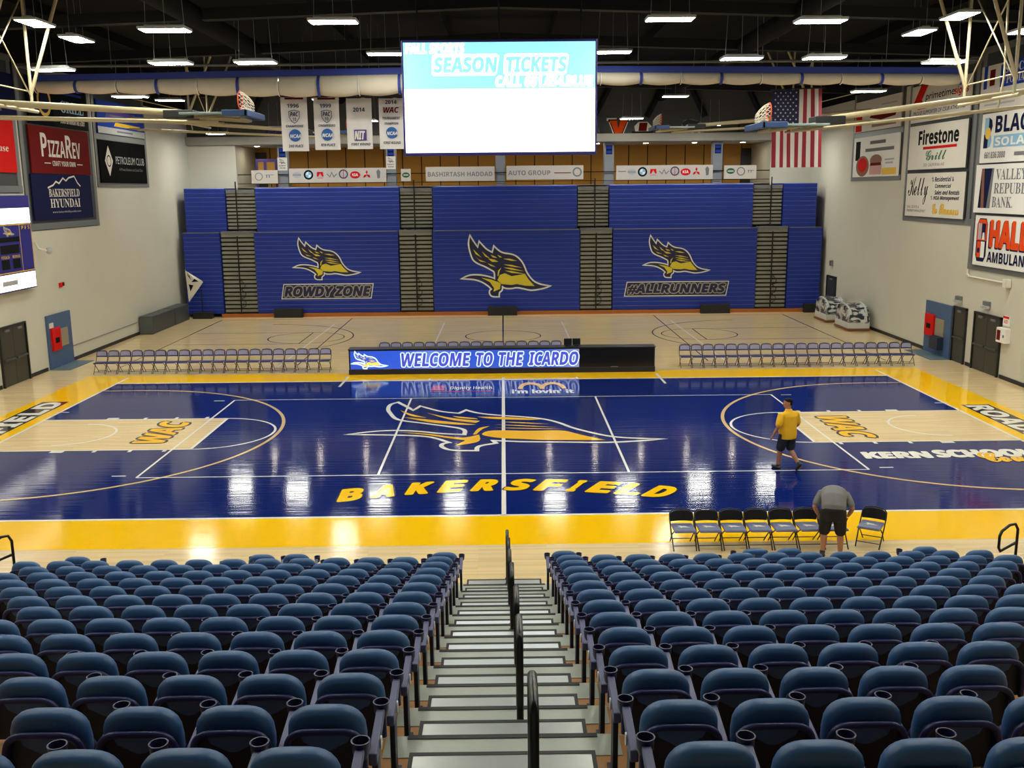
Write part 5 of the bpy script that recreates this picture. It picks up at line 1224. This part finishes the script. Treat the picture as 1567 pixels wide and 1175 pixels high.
for i, (x, y, zt) in enumerate(((0.19, -22.55, 3.93), (0.14, -20.45, 3.35), (0.14, -18.43, 2.76), (0.11, -16.15, 2.12), (0.09, -14.08, 1.52), (0.08, -12.49, 1.12), (0.06, -11.55, 0.92))):
    z = tread_at(y); zf = min(z, tread_at(y+0.44))
    hoop_rail('aisle_handrail', 'black hoop handrail in centre aisle, %s from the camera' % ordinal(i), x, y, z, 0.44, zt-z, 'black hoop handrails in the centre aisle', zf-z)
def side_rail(label, x, y, z, s):
    """open rounded-rectangle hoop on two posts, seen across the seats"""
    r = thing('aisle_handrail', label, 'handrail', (x, y, z), 0.0, 'black hoop handrails of the outer aisles')
    pts = [(s*0.10, 0, 0.0), (s*0.10, 0, 0.98), (s*0.05, 0, 1.07), (-s*0.05, -0.02, 1.06), (-s*0.22, -0.10, 0.98), (-s*0.26, -0.12, 0.90), (-s*0.26, -0.12, 0.70), (-s*0.22, -0.10, 0.63), (s*0.08, 0.0, 0.74)]
    MB().tube(pts, 0.024, 10).build('hoop_tube', M_RAIL, r, smooth=60)
    MB().cyl((s*0.10, 0, 0.0), (s*0.10, 0, 0.02), 0.05).build('base_flange', M_RAIL, r)
side_rail('black hoop handrail at left picture edge beyond the seats', -8.28, -12.0, deck_z(1), 1)
side_rail('black hoop handrail at right picture edge beyond the seats', 8.52, -12.0, deck_z(1), 1)

# ---------------------------------------------------------------- stadium seats (local: faces +Y, origin on the deck below the back)
M_SEAT = mat('blue_seat_plastic', (52, 92, 138), 0.42, spec=0.45, noise=0.05, scale=3)
M_SHELL = mat('navy_seat_shell', (38, 42, 92), 0.40, spec=0.4)
M_SDARK = mat('dark_seat_back', (20, 22, 40), 0.5)
M_ARM = mat('grey_navy_armrest', (82, 86, 124), 0.42)
M_CUP = mat('navy_cup_holder', (34, 36, 76), 0.4)
M_OVAL = mat('white_number_plate', (226, 226, 222), 0.5)
def seat_meshes():
    ms = {}
    # backrest: thick rounded pillow
    b = MB(); R = []
    n = 28
    def sup(a, e): return math.copysign(abs(math.cos(a))**e, math.cos(a)), math.copysign(abs(math.sin(a))**e, math.sin(a))
    for d, k in ((-0.075, 0.0), (-0.074, 0.55), (-0.066, 0.82), (-0.045, 0.955), (-0.015, 1.0), (0.02, 0.985), (0.045, 0.93), (0.06, 0.80), (0.066, 0.5), (0.067, 0.0)):
        ring = []
        for i in range(n):
            a = 2*PI*i/n; c, s = sup(a, 0.62)
            x = 0.228*c*max(k, 0.02); z = 0.20*s*max(k, 0.02)
            if s > 0: x *= 1.0-0.10*s*s
            y = d-0.10*(z+0.2)/0.4*0.5+0.02*(x/0.22)**2
            ring.append((x, y, 0.655+z))
        R.append(ring)
    b.rings([r[::-1] for r in R]); ms['backrest'] = b.mesh('backrest', M_SEAT, 180)
    # outer shell: lip round the rear recess
    b = MB(); pts = []
    for t in range(0, 17):
        a = PI*t/16; c, s = sup(a, 0.42)
        pts.append((0.222*c, -0.112-0.02*s, 0.44+0.300*s))
    b.tube(pts, 0.021, 8)
    ms['back_rim'] = b.mesh('back_rim', M_SHELL, 60)
    b = MB()
    P = [(x*0.97, -0.092, z) for x, y, z in pts]; b.prism([(p[0], p[1], p[2]) for p in P], (0, 0.05, 0)); ms['back_panel'] = b.mesh('back_panel', M_SDARK, tri=True)
    # tipped-up seat pan
    b = MB(); R = []
    for d, k in ((-0.03, 0.0), (-0.028, 0.85), (-0.01, 1.0), (0.02, 1.0), (0.035, 0.85), (0.037, 0.0)):
        ring = []
        for i in range(24):
            a = 2*PI*i/24; c, s = sup(a, 0.5)
            x = 0.195*c*max(k, 0.02); z = 0.17*s*max(k, 0.02)
            ring.append((x, 0.10+d+0.22*z, 0.41+z))
        R.append(ring)
    b.rings([r[::-1] for r in R]); ms['seat'] = b.mesh('seat', M_SHELL, 60)
    for sd, nm in ((1, 'r'), (-1, 'l')):
        X = 0.265*sd
        b = MB(); prof = [(-0.10, 0.575), (0.28, 0.635), (0.31, 0.63), (0.31, 0.60), (0.05, 0.52), (-0.10, 0.50)]
        b.prism([(X-0.025, y, z) for y, z in prof][::-1], (0.05, 0, 0)); ms['arm'+nm] = b.mesh('armrest', M_ARM, bevel=0.008)
        b = MB(); R = []
        for rr, z in ((0.036, 0.565), (0.046, 0.60), (0.050, 0.655), (0.052, 0.660), (0.044, 0.660), (0.040, 0.60), (0.030, 0.58)):
            R.append([(X+rr*math.cos(2*PI*i/16), 0.345+rr*math.sin(2*PI*i/16), z) for i in range(16)])
        b.rings(R); ms['cup'+nm] = b.mesh('cup_holder', M_CUP, 50)
        b = MB(); b.box(X-0.018, X+0.018, -0.02, 0.10, 0.02, 0.56).box(X-0.03, X+0.03, -0.10, 0.22, 0.0, 0.022); ms['leg'+nm] = b.mesh('standard', M_SDARK, bevel=0.006)
        b = MB(); xs = X-0.027*sd*(-1)
        R = [[(X+sd*0.026, 0.06+0.030*math.cos(2*PI*i/18), 0.555+0.042*math.sin(2*PI*i/18)) for i in range(18)], [(X+sd*0.034, 0.06+0.030*math.cos(2*PI*i/18), 0.555+0.042*math.sin(2*PI*i/18)) for i in range(18)]]
        b.rings(R if sd > 0 else [q[::-1] for q in R]); ms['plate'+nm] = b.mesh('number_plate', M_OVAL)
    return ms
SM = seat_meshes()
def seat(x, y, z, arms, plate, label):
    o = thing('stadium_seat', label, 'seat', (x, y, z), 0.0, 'fixed blue stadium seats')
    back = obj('backrest', SM['backrest'], o); obj('back_rim', SM['back_rim'], back)
    obj('back_panel', SM['back_panel'], o); obj('seat', SM['seat'], o)
    for a in arms:
        ar = obj('armrest', SM['arm'+a], o); obj('cup_holder', SM['cup'+a], ar); obj('standard', SM['leg'+a], o)
    if plate: obj('number_plate', SM['plate'+plate], o)
SP = 0.53
def in_view(x, y):
    d = (y-EYE.y)*math.cos(PITCH)+0.4
    return abs((x-EYE.x)*F_PX/d-7) < 783+0.30*F_PX/d
FRONT = {-1: ((-0.97, 'lr', 'at the centre aisle'), (-3.38, 'r', 'right of the middle pair'), (-3.94, 'lr', 'left of the middle pair'), (-6.94, 'lr', 'standing alone near the outer end')),
         1: ((0.99, 'lr', 'at the centre aisle'), (4.11, 'lr', 'left of the middle pair'), (4.67, 'r', 'right of the middle pair'), (6.90, 'lr', 'standing alone near the outer end'))}
nseat = 0
for s, blk in ((-1, 'left'), (1, 'right')):
    for x, ar_, w in FRONT[s]:
        seat(x, row_y(1)-0.02, deck_z(1), ar_, None, 'blue stadium seat in front row at court, %s block, %s' % (blk, w)); nseat += 1
    for k in range(2, 15):
        for i in range(13 if k == 2 else 14):
            x = s*(1.0+SP*i)+(-0.0 if s < 0 else 0.03); y = row_y(k)
            if not in_view(x, y): continue
            arms = 'r' if s < 0 else 'l'
            pos = 'beside the centre aisle' if i == 0 else '%s from centre aisle' % ordinal(i)
            seat(x, y, deck_z(k), arms, (arms if i == 0 else None), 'blue stadium seat, %s row from court, %s block, %s' % (ordinal(k-1), blk, pos)); nseat += 1
print('SEATS', nseat)
# ---------------------------------------------------------------- people
M_SKIN = mat('skin', (176, 122, 92), 0.5, noise=0.05); M_HAIR = mat('dark_hair', (22, 17, 15), 0.75, spec=0.2, noise=0.2, scale=40)
M_POLO = mat('yellow_polo_cloth', (246, 190, 26), 0.75, noise=0.08, scale=9, bump=0.2); M_SHORT = mat('dark_navy_shorts_cloth', (34, 38, 52), 0.75, noise=0.1, scale=9)
M_TEE = mat('grey_tshirt_cloth', (122, 120, 120), 0.8, noise=0.08, scale=9, bump=0.2); M_BSHORT = mat('black_shorts_cloth', (16, 16, 18), 0.8)
M_SHOE = mat('dark_shoe', (40, 36, 34), 0.6); M_SOLE = mat('pale_sole', (150, 140, 130), 0.6); M_EYE = mat('eye_white', (220, 218, 210), 0.3); M_DARKEYE = mat('dark_iris', (26, 20, 18), 0.3)
def fused(mb, name, m, parent, voxel, smooth=4):
    """weld overlapping limbs into one continuous skin"""
    o = mb.build(name, m)
    r = o.modifiers.new('weld', 'REMESH'); r.mode = 'VOXEL'; r.voxel_size = voxel
    sm = o.modifiers.new('soft', 'SMOOTH'); sm.iterations = smooth; sm.factor = 0.5
    bpy.context.view_layer.update()
    me = bpy.data.meshes.new_from_object(o.evaluated_get(bpy.context.evaluated_depsgraph_get()))
    old = o.data; o.modifiers.clear(); o.data = me; bpy.data.meshes.remove(old)
    me.name = name; me.polygons.foreach_set('use_smooth', [True]*len(me.polygons)); me.update()
    o.parent = parent
    return o
def lerp(a, b, t): return Vector(a)*(1-t)+Vector(b)*t
def hand(b, wrist, d, palm_n, side_dir):
    """palm and five separate fingers; d = pointing direction, palm_n = palm normal, side_dir = towards the thumb"""
    w = Vector(wrist); d = Vector(d).normalized(); n = Vector(palm_n).normalized(); t = Vector(side_dir).normalized()
    b.loft([(w, t*0.026, n*0.018), (w+d*0.03, t*0.036, n*0.017), (w+d*0.085, t*0.042, n*0.014), (w+d*0.10, t*0.038, n*0.010)], 12)
    for i, (off, L) in enumerate(((0.030, 0.072), (0.010, 0.082), (-0.011, 0.076), (-0.031, 0.060))):
        p0 = w+d*0.085+t*off; p1 = p0+d*L*0.45+n*0.006; p2 = p1+d*L*0.32+n*0.018; p3 = p2+d*L*0.2+n*0.022
        b.limb([p0, p1, p2, p3], [0.0088, 0.0084, 0.0078, 0.0068], 8)
    p0 = w+d*0.025+t*0.028; p1 = p0+d*0.03+t*0.025+n*0.006; p2 = p1+d*0.03+t*0.008+n*0.010
    b.limb([p0, p1, p2], [0.012, 0.0105, 0.009], 8)
def head(body, c, fwd, up, parent, s=1.0):
    """skull, jaw, nose, ears into body; returns matrix of the head"""
    f = Vector(fwd).normalized(); u = Vector(up).normalized(); r = f.cross(u).normalized(); u = r.cross(f).normalized()
    M = Matrix((r, f, u)).transposed().to_4x4(); M.translation = Vector(c)
    h = MB()
    h.loft([((0, -0.005, -0.118*s), (0.035*s, 0, 0), (0, 0.045*s, 0)), ((0, 0.012, -0.10*s), (0.052*s, 0, 0), (0, 0.074*s, 0)), ((0, 0.012, -0.06*s), (0.064*s, 0, 0), (0, 0.086*s, 0)), ((0, 0.004, -0.01*s), (0.073*s, 0, 0), (0, 0.094*s, 0)),
            ((0, -0.004, 0.04*s), (0.077*s, 0, 0), (0, 0.100*s, 0)), ((0, -0.008, 0.08*s), (0.068*s, 0, 0), (0, 0.090*s, 0)), ((0, -0.010, 0.105*s), (0.045*s, 0, 0), (0, 0.062*s, 0)), ((0, -0.010, 0.116*s), (0.015*s, 0, 0), (0, 0.02*s, 0))], 20)
    h.limb([(0, 0.088*s, 0.022*s), (0, 0.104*s, -0.012*s), (0, 0.112*s, -0.028*s)], [0.010*s, 0.012*s, 0.014*s], 10)
    h.limb([(-0.022*s, 0.088*s, -0.062*s), (0, 0.097*s, -0.060*s), (0.022*s, 0.088*s, -0.062*s)], [0.007*s, 0.009*s, 0.007*s], 8)
    h.limb([(-0.018*s, 0.080*s, -0.092*s), (0.018*s, 0.080*s, -0.092*s)], [0.017*s, 0.017*s], 8)
    for k in (-1, 1): h.loft([((k*0.072*s, -0.005, -0.03*s), (0.010*s, 0, 0), (0, 0.012*s, 0)), ((k*0.082*s, -0.012, 0.0), (0.009*s, 0, 0), (0, 0.022*s, 0)), ((k*0.080*s, -0.014, 0.03*s), (0.008*s, 0, 0), (0, 0.016*s, 0))], 10)
    h.xf(M); body.add(h.v, h.f)
    return M
def face_and_hair(M, parent, s=1.0):
    e = MB()
    for k in (-1, 1): e.ball((k*0.031*s, 0.085*s, 0.012*s), 0.0115*s, nu=10, nv=7)
    e.xf(M); eyes = e.build('eyes', M_EYE, parent, smooth=180)
    e = MB()
    for k in (-1, 1): e.ball((k*0.031*s, 0.0935*s, 0.012*s), 0.0058*s, nu=10, nv=7); e.limb([(k*0.018*s, 0.098*s, 0.033*s), (k*0.046*s, 0.088*s, 0.034*s)], [0.005*s, 0.004*s], 6)
    e.xf(M); e.build('brows_and_pupils', M_DARKEYE, eyes, smooth=180)
    h = MB()
    h.loft([((0, -0.065*s, -0.055*s), (0.055*s, 0, 0), (0, 0.032*s, 0)), ((0, -0.040*s, -0.01*s), (0.078*s, 0, 0), (0, 0.066*s, 0)), ((0, -0.018*s, 0.045*s), (0.083*s, 0, 0), (0, 0.095*s, 0)), ((0, -0.010*s, 0.085*s), (0.075*s, 0, 0), (0, 0.098*s, 0)),
            ((0, -0.010*s, 0.112*s), (0.052*s, 0, 0), (0, 0.070*s, 0)), ((0, -0.010*s, 0.125*s), (0.018*s, 0, 0), (0, 0.024*s, 0))], 20)
    h.xf(M); fused(h, 'hair', M_HAIR, parent, 0.009, 3)

# --- man in yellow polo, walking away and glancing left (local +Y = walking direction)
p = thing('person', 'person in yellow polo and dark shorts walking away across the navy court', 'person', (6.92, -4.42, 0), 0.45); p.scale = (1.1, 1.08, 1.0)
hipL, hipR = (-0.10, 0.0, 0.92), (0.10, 0.0, 0.92)
kneeL, ankL = (-0.11, 0.10, 0.50), (-0.115, 0.14, 0.09)
kneeR, ankR = (0.11, 0.02, 0.50), (0.12, -0.26, 0.20)
b = MB()
b.loft([((0, -0.01, 0.84), (0.15, 0, 0), (0, 0.12, 0)), ((0, -0.01, 0.95), (0.185, 0, 0), (0, 0.145, 0)), ((0, 0.02, 1.08), (0.18, 0, 0), (0, 0.15, 0)), ((0, 0.01, 1.22), (0.19, 0, 0), (0, 0.14, 0)), ((0, -0.01, 1.36), (0.195, 0, 0), (0, 0.12, 0)), ((0, -0.01, 1.44), (0.15, 0, 0), (0, 0.09, 0)), ((0, 0.0, 1.48), (0.07, 0, 0), (0, 0.06, 0))])
b.limb([(0, 0.0, 1.42), (0, 0.012, 1.50), (0, 0.025, 1.57)], [0.066, 0.060, 0.056])
for hp, kn, an in ((hipL, kneeL, ankL), (hipR, kneeR, ankR)):
    b.limb([hp, lerp(hp, kn, 0.5), kn, lerp(kn, an, 0.35), an], [0.098, 0.085, 0.058, 0.060, 0.036])
b.limb([ankL, (-0.12, 0.17, 0.055), (-0.125, 0.30, 0.035)], [0.036, 0.042, 0.030]); b.limb([ankR, (0.122, -0.26, 0.14), (0.125, -0.19, 0.035)], [0.036, 0.042, 0.028])
shL, elL, wrL = (-0.215, 0.0, 1.38), (-0.315, -0.04, 1.12), (-0.36, 0.06, 0.90)
shR, elR, wrR = (0.215, 0.0, 1.38), (0.285, 0.0, 1.11), (0.24, 0.17, 0.93)
for sh_, el, wr, tside in ((shL, elL, wrL, (0.3, 1, 0)), (shR, elR, wrR, (-0.3, 1, 0))):
    b.limb([lerp(sh_, (0, 0, 1.38), 0.3), sh_, lerp(sh_, el, 0.5), el, lerp(el, wr, 0.4), wr], [0.07, 0.064, 0.054, 0.042, 0.042, 0.028])
    hand(b, wr, Vector(wr)-Vector(el)*1.0, (Vector((0, 0, 0))-Vector((wr[0], 0, 0))), tside)
HM = head(b, (0.0, 0.035, 1.665), (-0.85, 0.45, -0.05), (0, 0, 1), p)
fused(b, 'body', M_SKIN, p, 0.0095)
face_and_hair(HM, p)
b = MB()
b.loft([((0, 0.0, 0.80), (0.205, 0, 0), (0, 0.165, 0)), ((0, 0.0, 0.92), (0.215, 0, 0), (0, 0.175, 0)), ((0, 0.02, 1.06), (0.215, 0, 0), (0, 0.185, 0)), ((0, 0.01, 1.22), (0.218, 0, 0), (0, 0.165, 0)), ((0, -0.01, 1.36), (0.215, 0, 0), (0, 0.140, 0)), ((0, -0.01, 1.44), (0.165, 0, 0), (0, 0.105, 0)), ((0, 0.0, 1.485), (0.085, 0, 0), (0, 0.078, 0)), ((0, 0.006, 1.525), (0.074, 0, 0), (0, 0.072, 0))])
for sh_, el in ((shL, elL), (shR, elR)): b.limb([lerp(sh_, (0, 0, 1.38), 0.35), sh_, lerp(sh_, el, 0.45), lerp(sh_, el, 0.78)], [0.085, 0.083, 0.080, 0.074])
fused(b, 'polo_shirt', M_POLO, p, 0.012)
b = MB()
b.loft([((0, 0.0, 0.78), (0.20, 0, 0), (0, 0.15, 0)), ((0, 0.0, 0.93), (0.20, 0, 0), (0, 0.16, 0)), ((0, 0.0, 1.0), (0.19, 0, 0), (0, 0.155, 0))])
for hp, kn in ((hipL, kneeL), (hipR, kneeR)): b.limb([hp, lerp(hp, kn, 0.4), lerp(hp, kn, 0.86)], [0.118, 0.112, 0.104])
fused(b, 'shorts', M_SHORT, p, 0.012)
for an, toe, tip in ((ankL, (-0.125, 0.30, 0.04), None), (ankR, (0.125, -0.19, 0.05), None)):
    b = MB(); an = Vector(an); toe = Vector(toe)
    heel = an+Vector((0, -0.05, -0.045)) if an.z < 0.15 else an+Vector((0, -0.07, 0.0))
    b.limb([heel, lerp(heel, toe, 0.5), toe], [0.046, 0.048, 0.038]); b.limb([an+Vector((0, 0, 0.02)), lerp(heel, toe, 0.3)], [0.044, 0.046])
    sh_o = fused(b, 'shoe', M_SHOE, p, 0.010, 3)
    b = MB(); dn = (Vector((0, 0, -1)) if an.z < 0.15 else Vector((0, -0.75, -0.66)))
    b.limb([heel+dn*0.034, lerp(heel, toe, 0.5)+dn*0.036, toe+dn*0.028], [0.018, 0.020, 0.014]); b.build('shoe_sole', M_SOLE, sh_o, smooth=180)

# --- man in grey T-shirt bending over the chairs (faces +Y, towards the court)
p = thing('person', 'person in grey T-shirt and black shorts bending over the courtside chairs', 'person', (6.12, -10.22, 0), -0.30)
hipL, hipR = (-0.11, -0.08, 0.90), (0.11, -0.08, 0.90)
kneeL, ankL, kneeR, ankR = (-0.145, 0.0, 0.49), (-0.15, -0.04, 0.09), (0.145, 0.0, 0.49), (0.16, -0.04, 0.09)
spine = [(0, -0.10, 0.86), (0, -0.08, 1.00), (0, 0.04, 1.12), (0, 0.18, 1.17), (0, 0.32, 1.15), (0, 0.41, 1.10)]
def torso(widths, depths, grow=0.0):
    secs = []
    for i, c in enumerate(spine):
        c = Vector(c); d = (Vector(spine[min(i+1, 5)])-Vector(spine[max(i-1, 0)])).normalized()
        nrm = Vector((1, 0, 0)).cross(d).normalized()
        secs.append((c, Vector((widths[i]+grow, 0, 0)), nrm*(depths[i]+grow)))
    return secs
b = MB(); b.loft(torso((0.15, 0.185, 0.18, 0.195, 0.20, 0.12), (0.12, 0.145, 0.13, 0.12, 0.11, 0.08)))
b.limb([(0, 0.38, 1.11), (0, 0.47, 1.07), (0, 0.53, 1.04)], [0.064, 0.058, 0.055])
for hp, kn, an, k in ((hipL, kneeL, ankL, -1), (hipR, kneeR, ankR, 1)):
    b.limb([hp, lerp(hp, kn, 0.5), kn, lerp(kn, an, 0.35), an], [0.105, 0.088, 0.060, 0.064, 0.037])
    b.limb([an, (an[0], 0.0, 0.05), (an[0]+k*0.02, 0.13, 0.035)], [0.037, 0.042, 0.030])
arms = (((-0.225, 0.28, 1.12), (-0.335, 0.16, 0.90), (-0.27, 0.36, 0.70), (0.6, 0.5, 0)), ((0.225, 0.28, 1.12), (0.345, 0.14, 0.92), (0.28, 0.34, 0.71), (-0.6, 0.5, 0)))
for sh_, el, wr, tside in arms:
    b.limb([lerp(sh_, (0, 0.30, 1.12), 0.3), sh_, lerp(sh_, el, 0.5), el, lerp(el, wr, 0.4), wr], [0.075, 0.068, 0.056, 0.044, 0.043, 0.029])
    hand(b, wr, Vector(wr)-Vector(el), (0, 0.4, -0.6), tside)
HM = head(b, (0, 0.60, 1.02), (0, 0.45, -0.9), (0, 0.9, 0.45), p)
fused(b, 'body', M_SKIN, p, 0.0095)
face_and_hair(HM, p)
b = MB(); b.loft(torso((0.185, 0.20, 0.205, 0.218, 0.215, 0.135), (0.125, 0.150, 0.150, 0.140, 0.125, 0.09), 0.020))
for sh_, el, wr, tside in arms: b.limb([lerp(sh_, (0, 0.30, 1.12), 0.35), sh_, lerp(sh_, el, 0.45), lerp(sh_, el, 0.72)], [0.090, 0.088, 0.080, 0.072])
fused(b, 'tshirt', M_TEE, p, 0.012)
b = MB(); b.loft([((0, -0.07, 0.74), (0.215, 0, 0), (0, 0.145, 0)), ((0, -0.09, 0.88), (0.215, 0, 0), (0, 0.165, 0)), ((0, -0.09, 0.98), (0.205, 0, 0), (0, 0.165, 0)), ((0, -0.05, 1.05), (0.195, 0, 0), (0, 0.14, 0))])
for hp, kn in ((hipL, kneeL), (hipR, kneeR)): b.limb([hp, lerp(hp, kn, 0.45), lerp(hp, kn, 0.93)], [0.125, 0.122, 0.108])
fused(b, 'shorts', M_BSHORT, p, 0.012)
for an, k in ((ankL, -1), (ankR, 1)):
    b = MB(); heel = Vector((an[0], -0.09, 0.045)); toe = Vector((an[0]+k*0.02, 0.14, 0.04))
    b.limb([heel, lerp(heel, toe, 0.5), toe], [0.046, 0.048, 0.036]); b.limb([Vector(an)+Vector((0, 0, 0.02)), lerp(heel, toe, 0.3)], [0.044, 0.046])
    so = fused(b, 'shoe', M_SHOE, p, 0.010, 3)
    b = MB(); dn = Vector((0, 0, -0.03)); b.limb([heel+dn, lerp(heel, toe, 0.5)+dn, toe+dn], [0.016, 0.018, 0.014]); b.build('shoe_sole', M_SOLE, so, smooth=180)
